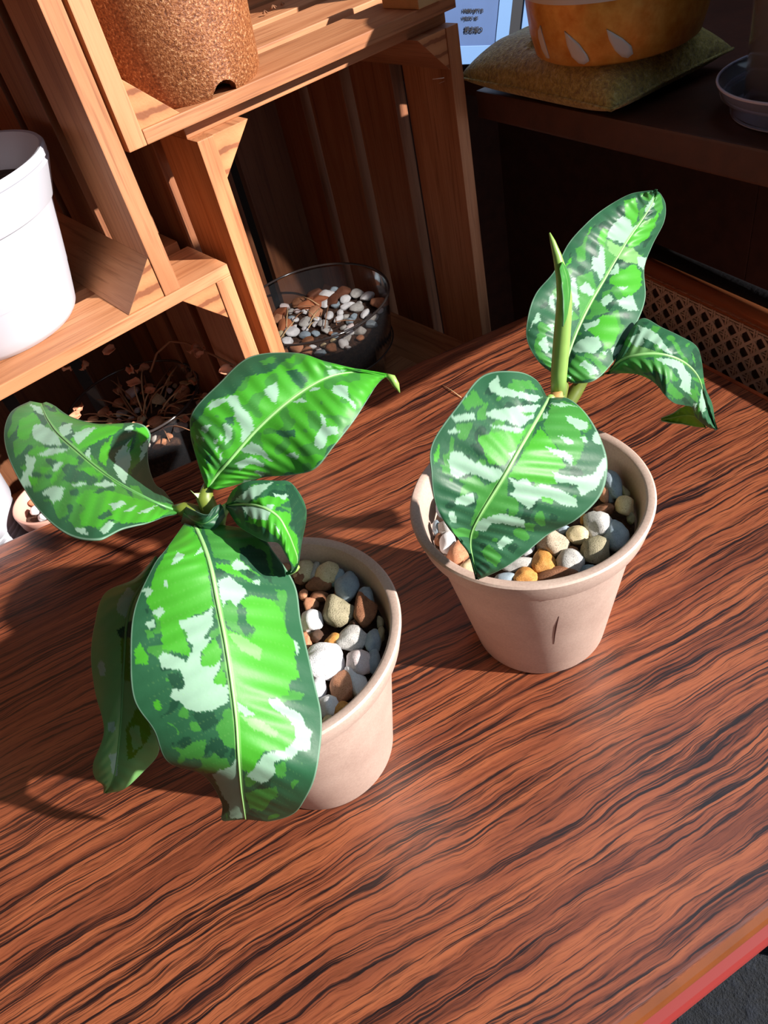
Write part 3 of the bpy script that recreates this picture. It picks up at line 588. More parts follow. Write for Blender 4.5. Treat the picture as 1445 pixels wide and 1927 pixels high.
q2 = [('M',[(440,720),(430,620),(530,590),(560,700),(520,800),(450,900)]), ('M',[(590,720),(700,690),(640,730),(560,800),(500,890),(640,850),(600,790)]), ('B',[(740,130),(810,110),(830,200),(820,260),(790,290),(745,250)]), ('B',[(565,370),(600,300),(635,320),(610,425),(570,400)]), ('B',[(750,400),(830,300),(920,250),(970,180),(960,230),(900,360),(840,410),(780,440)]), ('B',[(650,620),(800,540),(850,590),(850,680),(790,740),(740,750),(700,690),(640,660)]), ('B',[(490,960),(600,870),(680,870),(710,960),(670,1060),(630,1095),(580,1030)]), ('M',[(830,200),(880,150),(860,230),(840,260)]), ('M',[(615,450),(670,450),(680,500),(620,590)]),
 ('M',[(500,1130),(560,1140),(630,1220),(600,1250),(560,1200)]), ('B',[(495,350),(520,295),(525,310),(505,360)]), ('B',[(355,550),(390,500),(395,520),(365,560)]), ('M',[(150,1070),(190,970),(230,990),(200,1100),(270,1170),(260,1220),(180,1140)]), ('M',[(370,1200),(430,1120),(520,1170),(560,1280),(400,1300)]),
 ('P',[(635,330),(660,290),(730,225),(780,260),(790,300),(830,290),(740,410),(710,400),(630,370)]), ('P',[(580,420),(610,430),(615,590),(585,650),(560,590),(525,570),(530,495),(570,500)]), ('L',[(620,380),(700,420),(800,440),(860,500),(830,540),(760,530),(690,500),(640,460)]), ('P',[(820,490),(885,500),(862,580),(830,550)]), ('P',[(640,610),(690,530),(705,560),(700,600)]), ('P',[(690,770),(790,740),(830,840),(760,840),(710,810)]), ('P',[(590,770),(640,730),(670,770),(600,820)]), ('P',[(695,685),(765,685),(730,715)]),
 ('P',[(450,690),(490,655),(545,710),(530,750),(460,720)]), ('P',[(395,620),(420,625),(450,800),(430,830),(385,750)]), ('P',[(250,760),(280,725),(290,840),(255,820)]), ('P',[(470,930),(580,895),(570,930),(490,970)]), ('P',[(400,1080),(440,1040),(500,1010),(570,1010),(595,1070),(540,1120),(470,1110),(410,1110)]), ('P',[(650,1090),(740,1050),(700,1120),(670,1140)]), ('P',[(590,1110),(630,1100),(620,1135)]), ('P',[(445,1190),(480,1160),(560,1210),(570,1250),(520,1260),(490,1220)]), ('P',[(120,970),(180,840),(200,900),(150,930)]), ('P',[(235,940),(280,925),(285,980)]), ('P',[(180,1050),(230,1000),(255,1100),(230,1120)]), ('P',[(870,180),(930,95),(930,160),(880,210)]), ('L',[(850,270),(925,240),(900,270),(860,300)]), ('P',[(370,830),(410,840),(400,880)]), ('P',[(380,1270),(400,1265),(395,1290)])]
leaf(plantR, RC, 3.44, (960, 340), s2, z2_, q2, 'D', NU=200, NV=110, seed=12, tilt=(0.014, -0.012), bulge=.004, ribc=RIB, ribw=.0009)
s3 = [((640,1240),(700,1120),(612,1256)), ((720,1165),(780,965),(740,1247)), ((830,1130),(860,890),(850,1262)), ((950,1122),(980,948),(940,1315)), ((1060,1145),(1100,1005),(1000,1388)), ((1150,1195),(1200,1065),(1062,1440)), ((1215,1270),(1236,1150),(1125,1455)), ((1250,1370),(1262,1330),(1178,1470)), ((1278,1470),(1306,1440),(1200,1530)), ((1308,1550),(1322,1530),(1270,1590)), ((1335,1611),(1336,1608),(1332,1612))]
z3_ = [(.134,.138,.133), (.140,.146,.134), (.143,.148,.134), (.143,.147,.132), (.140,.143,.128), (.133,.136,.120), (.124,.127,.112), (.112,.114,.104), (.102,.103,.097), (.094,.095,.091), (.088,.088,.088)]
q3 = [('M',[(640,1240),(720,1170),(900,1100),(1000,1130),(850,1150),(1000,1180),(1090,1290),(1060,1300),(940,1230),(860,1250)]), ('B',[(620,1258),(750,1238),(880,1260),(960,1330),(900,1330),(860,1290),(740,1262)]), ('L',[(720,1160),(790,1060),(870,1080),(960,1110),(830,1120)]),  # bright band on the lower edge: light through the leaf put into colour
 ('P',[(820,930),(900,960),(960,1000),(1030,1100),(1060,1130),(1000,1110),(930,1050),(860,1010)]), ('P',[(940,1150),(1050,1150),(1110,1180),(1170,1270),(1165,1330),(1175,1390),(1100,1340),(1110,1300),(1080,1220),(960,1170)]), ('P',[(1240,1340),(1260,1400),(1270,1470),(1240,1510),(1220,1450)]), ('P',[(1180,1450),(1210,1440),(1200,1500)]), ('P',[(760,1020),(850,980),(870,1050),(820,1080),(790,1060)]), ('M',[(1035,1020),(1080,1050),(1120,1120),(1150,1190),(1080,1110)]), ('M',[(1175,1100),(1195,1150),(1200,1200),(1180,1160)]), ('M',[(1030,1300),(1130,1400),(1080,1420),(1010,1360)]), ('M',[(1190,1310),(1210,1330),(1230,1400),(1200,1370)])]
leaf(plantR, RC, 3.44, (960, 340), s3, z3_, q3, 'D', NU=150, NV=80, seed=13, tilt=(-0.003, 0.003), margin=.93, bulge=.005, ribw=.0009)
s6 = [((1215,1530),(1180,1455),(1262,1600)), ((1150,1520),(1150,1455),(1190,1592)), ((1090,1525),(1110,1470),(1110,1572)), ((1030,1538),(1055,1510),(1050,1565)), ((976,1546),(980,1542),(980,1550))]
o6 = leaf(plantR, RC, 3.44, (960, 340), s6, [(.096,.100,.090), (.092,.098,.086), (.089,.093,.084), (.086,.088,.083), (.083,.083,.083)], [], 'U', NU=50, NV=30, seed=14, mids=False, bulge=-.002, ripple=.0008, jag=1, label='olive underside flap of the drooping leaf')
h2 = W_(RC, 1045, 745, .140)
tube('stem', [(0, 0, .076), (.003, .004, .10), (h2.x*.75, h2.y*.75, .124), tuple(h2-Vector((0, 0, .003)))], [.0042, .0038, .0036, .0034], STEM, plantR, 12)
RP = [(1050,742,.143,.0030), (1052,700,.152,.0033), (1056,650,.163,.0034), (1060,600,.174,.0032), (1062,560,.183,.0029), (1058,520,.191,.0024), (1048,480,.199,.0016), (1040,455,.203,.0010), (1034,438,.206,.0003)]
nl = tube('rolled_leaf', [tuple(W_(RC, x, y, z)) for x, y, z, r in RP], [r for *_, r in RP], STEM, plantR, 16); nl['label'] = 'upright tightly rolled new leaf'
s7 = [((1066,600),(1060,615),(1072,575)), ((1069,570),(1061,590),(1073,560)), ((1069,540),(1060,560),(1074,535)), ((1066,520),(1057,535),(1069,510)), ((1058,495),(1052,505),(1058,492))]
leaf(plantR, RC, 1.0, (0, 0), s7, [(.178,.178,.177), (.185,.185,.184), (.190,.190,.189), (.195,.195,.194), (.198,.198,.197)], [], 'B', NU=30, NV=16, seed=15, mids=False, jag=1, bulge=.0006, ripple=0, margin=2, label='bright green lip of the rolled leaf')
tube('petiole', [tuple(h2-Vector((0, 0, .014))), tuple(W_(RC, 1080, 740, .128)), tuple(W_(RC, 1100, 712, .134)), tuple(W_(RC, 1135, 702, .134))], [.0030, .0034, .0026, .0012], STEMD, plantR, 10)
tube('petiole', [tuple(h2-Vector((0, 0, .012))), tuple(W_(RC, 1044, 752, .138)), tuple(W_(RC, 1034, 750, .146))], [.0034, .0030, .0016], STEM, plantR, 10)
tube('petiole', [tuple(h2-Vector((0, 0, .010))), tuple(W_(RC, 1060, 725, .138)), tuple(W_(RC, 1060, 705, .139))], [.0030, .0024, .0014], STEMD, plantR, 10)
tube('husk', [tuple(W_(RC, *q)) for q in ((1044,752,.142), (1050,745,.144), (1057,738,.146))], [.0035, .0028, .0004], HUSK, plantR, 8)
# dark scratch on the right pot
def pot_hit(px, py, C, prof):
    d = (at(px, py, 0)-EYE).normalized(); t = .1
    while t < 1.2:
        p = EYE+d*t; z = p.z; r = math.hypot(p.x-C.x, p.y-C.y)
        for (r0, z0), (r1, z1) in zip(prof[:-1], prof[1:]):
            if min(z0, z1) <= z <= max(z0, z1) and z1 != z0:
                if r <= r0+(r1-r0)*(z-z0)/(z1-z0): return p
        t += .0003
    return None
sc_ = [pot_hit(x, y, RC, [(.034, 0), (.0475, .0795)]) for x, y in ((1052,1160), (1047,1178), (1044,1195), (1042,1212))]
if all(sc_): tube('scuff', [tuple(p-RC) for p in sc_], [.0001, .0004, .0003, .0001], plain('dark_scuff', srgb(92, 62, 56), .8), plantR, 6)['label'] = 'thin dark scuff mark on the pot wall'

# ------------------------------------------------------------------ pebbles
def pebmesh(seed, ang=False):
    rnd = random.Random(seed); bm = bmesh.new(); bmesh.ops.create_icosphere(bm, subdivisions=3, radius=1)
    for v in bm.verts:
        n_ = v.co.normalized(); s = Vector((seed*3.1, seed*1.7, 0))
        if ang:
            d = 1.0
            for k in range(9):
                r2 = random.Random(seed*31+k); pn = Vector((r2.uniform(-1, 1), r2.uniform(-1, 1), r2.uniform(-1, 1))).normalized()
                h = r2.uniform(.62, .85); dp = n_.dot(pn)
                if dp*d > h: d = h/dp
            v.co = n_*(d+.05*noise.noise(n_*4+s))
        else: v.co = n_*(1+.24*noise.noise(n_*1.4+s)+.07*noise.noise(n_*4+s))
    return mesh_from(bm, 'pebble', True)
PM = [pebmesh(k) for k in range(8)]; PA = [pebmesh(k+20, True) for k in range(8)]
for m_ in PM+PA: m_.materials.append(None)
def pebmat(name, a, b, spk):
    m = N('pebble_'+name); v = m.coords((1, 1, 1), rnd=True)
    f = m.noise(v, 2.2, 5, .6); g = m.noise(v, 14, 3, .7)
    c = m.mix(1.0, m.ramp(f, [(.3, srgb(*a)), (.7, srgb(*b))]), m.ramp(g, [(.32, srgb(*spk)), (.44, (1, 1, 1))]), 'MULTIPLY')
    m.set(Base_Color=c, Roughness=.65); m.bump(g, .35, .05); return m.m
PC = {'blue': pebmat('blue', (134,150,164), (160,174,184), (200,205,210)), 'gray': pebmat('gray', (176,172,168), (206,202,198), (120,116,112)), 'white': pebmat('white', (222,220,222), (236,234,236), (205,205,212)), 'cream': pebmat('cream', (206,186,142), (226,206,168), (150,120,80)), 'tan': pebmat('tan', (176,156,134), (200,182,160), (110,96,84)), 'terra': pebmat('terracotta', (188,124,88), (212,152,116), (150,100,80)), 'brown': pebmat('brown', (120,74,46), (156,104,72), (110,80,60)), 'orange': pebmat('orange', (196,128,52), (228,168,92), (160,100,50)), 'olive': pebmat('olive', (140,132,104), (172,160,132), (90,80,64)), 'pink': pebmat('pink', (214,198,198), (232,216,214), (190,160,160)), 'dark': pebmat('dark', (60,40,28), (92,62,44), (80,60,50))}
WORD = {'blue': 'blue-grey', 'gray': 'light-grey', 'white': 'white', 'cream': 'cream', 'tan': 'greyish-tan', 'terra': 'terracotta', 'brown': 'brown', 'orange': 'orange-yellow', 'olive': 'olive-grey', 'pink': 'pinkish', 'dark': 'dark-brown'}
IMA = math.atan2(RT.y, RT.x)
def pebble(px, py, w, h, kind, z, C, rin, label, group, ang=False, rot=0, zr=.0052, name='pebble'):
    p = at(px, py, z); dist = (p-EYE).dot(FW); s = FPX/dist
    a = w/s/2; b = h/s/2/.80
    me = random.choice(PA if ang else PM)
    th = min(zr*1.25, .62*min(a, b)+.0012)
    o = bpy.data.objects.new(name, me); COL.objects.link(o)
    if not me.materials: me.materials.append(None)
    o.material_slots[0].link = 'OBJECT'; o.material_slots[0].material = PC[kind]
    q = p-C; q.z = 0; mx_ = rin-max(a, b)*.8
    if q.length > mx_: q = q.normalized()*max(mx_, 0); p = Vector((C.x+q.x, C.y+q.y, z))
    p.z = z+(th-.0045)*.6
    o.location = p; o.scale = (a*1.05, b*1.05, th)
    o.rotation_euler = (random.uniform(-.15, .15), random.uniform(-.15, .15), IMA+rot)
    tag(o, label, 'pebble' if name == 'pebble' else 'bark', group)
    return o
RPEB = [(1170,690,110,170,'blue'), (1225,815,112,125,'cream'), (1075,915,144,142,'gray'), (1215,985,130,165,'blue'), (965,965,112,92,'cream'), (1060,1055,175,140,'olive'), (925,1110,145,112,'gray'), (1028,1152,95,60,'blue'), (860,1182,225,88,'brown'), (785,1110,130,145,'orange'), (690,1182,130,95,'orange'), (830,1005,175,150,'tan'), (665,1112,190,60,'gray'), (585,1195,140,66,'blue'), (340,1060,135,125,'terra'), (285,1005,85,115,'white'), (395,1132,95,70,'cream'), (228,985,52,72,'brown'), (205,810,80,135,'blue'), (205,920,42,80,'blue'), (280,925,90,70,'gray'), (1105,745,72,105,'terra'), (1100,826,112,60,'brown'), (1000,872,62,60,'orange'), (888,930,62,44,'blue'), (1245,722,56,80,'olive'), (940,1038,72,45,'brown'), (740,940,120,90,'tan'), (690,1030,90,70,'white'), (1160,910,44,60,'dark'), (1290,870,44,70,'olive')]
def where(px, py, cx_, cy_):
    v = 'back' if py < cy_-40 else ('front' if py > cy_+60 else 'middle'); h_ = 'left' if px < cx_-70 else ('right' if px > cx_+70 else 'centre'); return v+' '+h_
seen = {}
def uniq(base):
    seen[base] = seen.get(base, 0)+1; return base
def shapeword(w, h):
    return ('large' if w*h > 24000 else 'medium' if w*h > 11000 else 'small')+(' long' if max(w, h)/min(w, h) > 1.45 else ' round')
for i, (x, y, w_, h_, k) in enumerate(RPEB):
    px, py = 740+x/2.779, 660+y/2.779
    nb = min((j for j in range(len(RPEB)) if j != i), key=lambda j: (RPEB[j][0]-x)**2+(RPEB[j][1]-y)**2)
    lab = '%s %s pebble, %s of the right pot, beside %s one' % (shapeword(w_, h_), WORD[k], where(px, py, 1003, 970), WORD[RPEB[nb][4]])
    pebble(px, py, w_/2.779, h_/2.779, k, .0850, RC, .0475, lab, 'pebbles in the right pot', ang=k in ('olive', 'terra', 'brown', 'orange', 'tan') or i % 4 == 1)
LPEB = [(270,225,125,130,'cream'), (340,262,84,132,'gray'), (455,250,155,142,'cream'), (450,355,102,104,'blue'), (570,355,145,180,'blue'), (225,340,110,130,'brown'), (335,390,180,110,'brown'), (352,342,60,56,'orange'), (235,455,62,60,'terra'), (330,470,130,60,'brown'), (465,440,102,62,'brown'), (280,517,112,90,'terra'), (450,568,235,180,'olive'), (618,552,180,225,'brown'), (688,458,110,142,'blue'), (290,622,132,130,'white'), (420,752,132,90,'orange'), (540,738,205,140,'gray'), (672,748,100,140,'blue'), (250,742,80,132,'terra'), (318,715,80,66,'dark'), (320,790,82,54,'terra'), (375,890,262,190,'white'), (585,890,155,160,'pink'), (702,880,86,130,'blue'), (612,1030,135,225,'white'), (480,1045,165,185,'terra'), (325,1050,104,130,'white'), (400,1155,124,118,'white'), (480,1198,132,104,'orange'), (390,1262,92,80,'cream'), (735,700,54,100,'olive'), (718,620,56,90,'olive'), (60,180,112,110,'cream'), (120,232,90,82,'terra'), (260,840,90,60,'dark'), (560,640,80,50,'dark')]
for i, (x, y, w_, h_, k) in enumerate(LPEB):
    px, py = 500+x/3.323, 980+y/3.323
    nb = min((j for j in range(len(LPEB)) if j != i), key=lambda j: (LPEB[j][0]-x)**2+(LPEB[j][1]-y)**2)
    lab = '%s %s pebble, %s of the left pot, beside %s one' % (shapeword(w_, h_), WORD[k], where(px, py, 620, 1180), WORD[LPEB[nb][4]])
    if (x, y) == (280,517): lab = 'small long terracotta pebble left of the big olive-grey one in the left pot'
    pebble(px, py, w_/3.323, h_/3.323, k, .0850, LC, .0475, lab, 'pebbles in the left pot', ang=k in ('olive', 'terra', 'brown', 'orange', 'tan') or i % 4 == 1, rot=.35 if (x, y) == (612,1030) else 0)

# the rest of the gravel, lying under the broad front leaves
for C_, taken, side in ((RC, RPEB, 'right'), (LC, LPEB, 'left')):
    spots_ = [(o.location.x, o.location.y, max(o.scale.x, o.scale.y)) for o in COL.objects if (o.get('group') or '') == 'pebbles in the %s pot' % side]
    tries = 0; cnt = 0; rg_ = random.Random(5)
    while tries < 3000 and cnt < 22:
        tries += 1
        a_ = rg_.uniform(0, 6.283); q_ = .040*math.sqrt(rg_.random()); r_ = rg_.uniform(.0048, .0075)
        x_, y_ = C_.x+q_*cos(a_), C_.y+q_*sin(a_)
        if math.hypot(x_-C_.x, y_-C_.y) < .009 or any(math.hypot(x_-u, y_-v) < (r_+w_)*.95 for u, v, w_ in spots_): continue
        spots_.append((x_, y_, r_)); cnt += 1
        o = bpy.data.objects.new('pebble', rg_.choice(PM+PA)); COL.objects.link(o)
        o.material_slots[0].link = 'OBJECT'; o.material_slots[0].material = PC[rg_.choice(['white', 'gray', 'blue', 'tan', 'terra', 'cream'])]
        o.location = (x_, y_, .0835); o.scale = (r_, r_*.85, r_*.6); o.rotation_euler = (0, 0, rg_.uniform(0, 6.28))
        tag(o, 'pebble in the %s pot lying in the shade under the broad front leaf' % side, 'pebble', 'pebbles under the front leaf of the %s plant' % side)

# ------------------------------------------------------------------ things in the crates
bp = crate_frame((-.180, .040, 0))
bpo = lathe('large_brown_pot', [(0, .002), (.034, .002), (.035, 0), (.0405, .0), (.0432, .004), (.0462, .04), (.0505, .10), (.053, .14), (.0505, .14), (.044, .05), (.040, .006), (0, .006)], CORK, None, (bp.x, bp.y, ZU+.0081), 96)
sharp(bpo, 40); tag(bpo, 'large granular brown pot with drainage notches standing on the upper shelf', 'pot')
cut = []
for aa in (-62, 28, 118, 208):
    a_ = math.radians(aa); bmc = bmesh.new(); bmesh.ops.create_cone(bmc, cap_ends=True, segments=24, radius1=.0085, radius2=.0085, depth=.03)
    M_ = Matrix.Translation((cos(a_)*.040, sin(a_)*.040, -.001)) @ Matrix.Rotation(a_, 4, 'Z') @ Matrix.Rotation(PI/2, 4, 'Y')
    bmesh.ops.transform(bmc, matrix=M_, verts=bmc.verts); cut.append(bmc)
cm = bpy.data.meshes.new('c'); cb = bmesh.new()
for b_ in cut:
    t_ = bpy.data.meshes.new('t'); b_.to_mesh(t_); b_.free(); cb.from_mesh(t_)
cb.to_mesh(cm); cb.free(); co = bpy.data.objects.new('cutter', cm); COL.objects.link(co); co.location = bpo.location
md = bpo.modifiers.new('notch', 'BOOLEAN'); md.object = co; md.operation = 'DIFFERENCE'; md.solver = 'EXACT'
bpy.context.view_layer.update()
dg = bpy.context.evaluated_depsgraph_get(); nm = bpy.data.meshes.new_from_object(bpo.evaluated_get(dg)); bpo.modifiers.clear(); bpo.data = nm
bpy.data.objects.remove(co)

def white_pot(label, C, z, s=1.0, taper=(.0555, .0775), H=.0925):
    t = thing('white_plastic_pot', label, 'pot', (C.x, C.y, z), 0, 'white plastic pots')
    b, r = taper
    pr = [(0, .001), (b-.004, .001), (b-.002, 0), (b, .002)]
    def R_(h): return b+(r*.95-b)*(h/H)**.9
    for hh in (.04, .1, .2, .3, .4): pr.append((R_(H*hh), H*hh))
    for g in (.50, .545, .59): pr += [(R_(H*(g-.010)), H*(g-.010)), (R_(H*g)-.0006, H*g), (R_(H*(g+.010)), H*(g+.010))]
    pr += [(R_(H*.71), H*.71), (R_(H*.72)+.0018, H*.717), (R_(H*.73)+.0022, H*.73), (r*.995, H*.92), (r*.982, H*.93), (r*.985, H*.94), (r*1.0, H*.95), (r*1.003, H*.985), (r*.99, H), (r*.965, H*.995), (r*.955, H*.96), (r*.75, H*.3), (0, H*.3)]
    pr = [(x*s, y*s) for x, y in pr]
    o = lathe('pot', pr, WHITE, t, seg=96); sharp(o, 30)
    lathe('soil', [(r*.895*s, H*.78*s), (r*.5*s, H*.81*s), (0, H*.79*s)], SOIL, t, seg=40)
    return t
wp = crate_frame((-.347, .070, 0))
white_pot('tall bright white ribbed pot standing on the lower crate shelf', wp, .1347, 1.0, (.047, .073), .094)
chipmat = [plain('bark_chip_'+str(i), srgb(*c), .8, bumpscale=400) for i, c in enumerate(((150,84,52), (184,112,74), (104,60,40), (206,160,120)))]
def chip(name, p, s, mat, label, cat, group, z=None):
    me = random.choice(PA); o = bpy.data.objects.new(name, me); COL.objects.link(o)
    o.material_slots[0].link = 'OBJECT' if me.materials else 'OBJECT'
    o.material_slots[0].material = mat; o.location = p
    o.scale = (s*random.uniform(.8, 1.3), s*random.uniform(.6, 1), s*random.uniform(.35, .6)); o.rotation_euler = (random.uniform(-.5, .5), random.uniform(-.5, .5), random.uniform(0, 6.3))
    return tag(o, label, cat, group)
for m_ in PA+PM:
    if not m_.materials: m_.materials.append(None)
for k in range(14):
    a_ = random.uniform(0, 6.28); r_ = random.uniform(0, .058)
    chip('bark_chip', (wp.x+cos(a_)*r_, wp.y+sin(a_)*r_, .1347+.0925*.82+.003), .007, random.choice(chipmat), 'brown bark chip on the soil inside the tall white pot', 'bark', 'bark chips in the tall white pot')

def clear_pot(label, C, zr, zb, R, zs):
    t = thing('clear_plastic_pot', label, 'pot', (C.x, C.y, zb), 0, 'clear plastic pots')
    H = zr-zb
    pr = [(R*.72, .0), (R*.80, H*.45), (R*.90, H*.46), (R*.985, H*.975)]
    lathe('wall', pr, CLEAR, t, seg=80)
    def ring(nm, r, h, w_, mt):
        tube(nm, [(r*cos(2*PI*k/72), r*sin(2*PI*k/72), h) for k in range(73)], w_, mt, t, 8)
    ring('rim', R*.99, H, .0011, SMOKED); ring('flange', R*.92, H*.46, .0008, SMOKED)
    lathe('soil', [(R*.6, .001), (R*.70, .002), (R*.775, H*.45), (R*.87, H*.47), (R*.90, (zs-zb)), (R*.5, zs-zb+.002), (0, zs-zb)], SOIL, t, seg=60)
    return t
gB = crate_frame((-.0965, .119, 0))
clear_pot('wide clear plastic pot of white gravel and bark inside the right crate', gB, .010, BENCHZ+.0092, .0715, -.016)
kinds = ['white']*8+['blue']*3+['gray']*3+['terra']*2+['brown']*1+['cream', 'pink']
placed = []
for k in range(900):
    a_ = random.uniform(0, 6.28); r_ = .060*math.sqrt(random.random()); s_ = random.choice((.004, .0055, .007, .0085))
    x, y = r_*cos(a_), r_*sin(a_)
    if any((x-u)**2+(y-v)**2 < (.75*(s_+w_))**2 for u, v, w_ in placed): continue
    placed.append((x, y, s_))
    if len(placed) > 78: break
for (x, y, s_) in placed:
    k = random.choice(kinds); o = bpy.data.objects.new('gravel_stone', random.choice(PA+PM)); COL.objects.link(o)
    o.material_slots[0].link = 'OBJECT'; o.material_slots[0].material = PC[k]
    o.location = (gB.x+x, gB.y+y, -.0135+s_*.3); o.scale = (s_, s_*random.uniform(.6, .9), s_*.55); o.rotation_euler = (random.uniform(-.4, .4), random.uniform(-.4, .4), random.uniform(0, 6.3))
    tag(o, '%s gravel stone in the clear pot inside the right crate' % WORD[k], 'stone', WORD[k]+' gravel stones in the clear pot of the right crate')
for k in range(9):
    a_ = random.uniform(.6, 3.2); r_ = random.uniform(.030, .056)
    chip('bark_chip', (gB.x+cos(a_)*r_, gB.y+sin(a_)*r_, -.009), .0095, chipmat[k % 3], 'reddish brown bark chunk on the gravel at the back of the clear pot', 'bark', 'bark chunks in the clear pot')
STRAW = plain('dry_straw', srgb(214, 178, 134), .8); TWIG = plain('dry_twig', srgb(150, 104, 74), .8)
for k in range(12):
    a_ = random.uniform(0, 6.28); r_ = random.uniform(0, .045); b_ = random.uniform(0, 6.28); L_ = random.uniform(.01, .024)
    c_ = Vector((gB.x+r_*cos(a_), gB.y+r_*sin(a_), -.007)); d_ = Vector((cos(b_), sin(b_), random.uniform(-.1, .5)))*L_
    o = tube('straw', [(0, 0, 0), tuple(d_*.5+Vector((0, 0, .001))), tuple(d_)], .0005, STRAW if k % 2 else TWIG, None, 6); o.location = c_
    tag(o, 'thin dry straw lying on the gravel in the clear pot', 'straw', 'dry straws in the clear pot')

# dried plant pot inside the lower left crate
gC = crate_frame((-.2985, .094, 0)); zC = .012
gC = at(250, 752, zC); gC = Vector((gC.x, gC.y, 0))
clear_pot('clear plastic pot with a withered plant inside the lower left crate', gC, zC, BENCHZ+.0092, .057, -.010)
dp = thing('withered_plant', 'withered plant of dry brown stems in the clear pot under the lower shelf', 'plant', (gC.x, gC.y, -.010))
DRY = plain('withered_leaf_brown', srgb(214, 146, 112), .8, var=.2)
def dryleaf(p, s, parent):
    bm = bmesh.new(); g = []
    for i in range(5):
        row = []
        for j in range(5):
            u, v = i/4-.5, j/4-.5; wv = .5*math.sqrt(max(0, 1-(2*u)**2*.9))
            row.append(bm.verts.new((u*s*1.4, v*2*wv*s*.9, s*.35*sin(u*6+v*5)*.6+s*.3*v*v*4)))
        g.append(row)
    for i in range(4):
        for j in range(4): bm.faces.new((g[i][j], g[i+1][j], g[i+1][j+1], g[i][j+1]))
    M_ = Matrix.Translation(p) @ Matrix.Rotation(random.uniform(0, 6.3), 4, 'Z') @ Matrix.Rotation(random.uniform(-1, 1), 4, 'X')
    bmesh.ops.transform(bm, matrix=M_, verts=bm.verts)
    o = link('withered_leaf', mesh_from(bm, 'wl', True), DRY, parent); q = o.modifiers.new('t', 'SOLIDIFY'); q.thickness = .0005; return o
for k in range(46):
    a_ = random.uniform(0, 6.28); r_ = random.uniform(.0, .03); b_ = a_+random.uniform(-.8, .8); L_ = random.uniform(.03, .065); up_ = random.uniform(.1, 1.0)
    p0_ = Vector((r_*cos(a_), r_*sin(a_), 0)); P_ = []
    for i in range(7):
        t_ = i/6; P_.append(p0_+Vector((cos(b_)*L_*t_*(1-up_*.45), sin(b_)*L_*t_*(1-up_*.45), L_*up_*t_*(1-.55*t_)+.001)))
    tube('dry_stem', [tuple(p) for p in P_], [.0007]*5+[.0005, .0003], TWIG if k % 3 else STRAW, dp, 6)
    if k % 3 == 0: dryleaf(P_[-1], random.uniform(.005, .009), dp)
gl = lambda x, y, z: at(x, y, z)-Vector((gC.x, gC.y, -.010))
tube('dry_stem', [tuple(gl(*q)) for q in ((283,700,.03), (295,665,.045), (320,642,.055), (350,645,.058), (395,665,.058), (440,688,.058))], .0009, TWIG, dp, 6)
for q in ((365,658,.058), (378,664,.057), (425,695,.056), (455,655,.058), (205,660,.05), (160,690,.04), (125,695,.04), (150,770,.02), (140,785,.02), (248,697,.04)): dryleaf(gl(*q), .0075, dp)
placed = []
for k in range(500):
    a_ = random.uniform(0, 6.28); r_ = .052*math.sqrt(random.random()); s_ = random.choice((.004, .005, .007, .009))
    x, y = r_*cos(a_), r_*sin(a_)
    if any((x-u)**2+(y-v)**2 < (.85*(s_+w_))**2 for u, v, w_ in placed): continue
    placed.append((x, y, s_))
    if len(placed) > 52: break
for (x, y, s_) in placed:
    k = random.choice(['terra', 'brown', 'tan', 'cream', 'terra', 'pink', 'gray', 'terra'])
    o = bpy.data.objects.new('gravel_stone', random.choice(PA)); COL.objects.link(o)
    o.material_slots[0].link = 'OBJECT'; o.material_slots[0].material = PC[k]
    o.location = (gC.x+x, gC.y+y, -.0075+s_*.2); o.scale = (s_, s_*random.uniform(.6, .9), s_*.5); o.rotation_euler = (random.uniform(-.4, .4), random.uniform(-.4, .4), random.uniform(0, 6.3))
    tag(o, '%s gravel chip in the clear pot of the withered plant' % WORD[k], 'stone', WORD[k]+' gravel chips around the withered plant')

# pots on the bench in front of the lower crate
w2 = at(-118, 935, .02); w2 = Vector((w2.x, w2.y, 0))
white_pot('white ribbed pot at the left edge, low behind the table under the lower shelf', w2, BENCHZ+.0092, 1.0, (.038, .0465), .106)
pk = at(88, 928, .0); pk = Vector((pk.x, pk.y, 0))
pt_ = thing('pink_plastic_pot', 'small pinkish pot of white pebbles behind the table, beside the white pot', 'pot', (pk.x, pk.y, BENCHZ+.0092))
hp = -BENCHZ-.0132
lathe('pot', [(0, .001), (.019, 0), (.0205, .001), (.0265, hp-.012), (.0285, hp-.011), (.0295, hp-.001), (.0290, hp), (.0275, hp), (.0255, hp-.012), (.0195, .004), (0, .004)], PINKPOT, pt_, seg=64)
lathe('soil', [(.0250, hp-.013), (0, hp-.012)], SOIL, pt_, seg=40)
for i, (x, y, w_, h_) in enumerate(((66,960,20,15), (80,972,18,12), (86,960,14,12), (100,975,12,10), (58,944,13,10), (50,932,11,9))):
    k = 'white' if i < 4 else 'terra'
    pebble(x, y, w_, h_, k, -.012, pk, .025, ('white pebble' if i < 4 else 'terracotta chip')+' in the small pink pot behind the table', ('white pebbles' if i < 4 else 'terracotta chips')+' in the small pink pot', zr=.004)

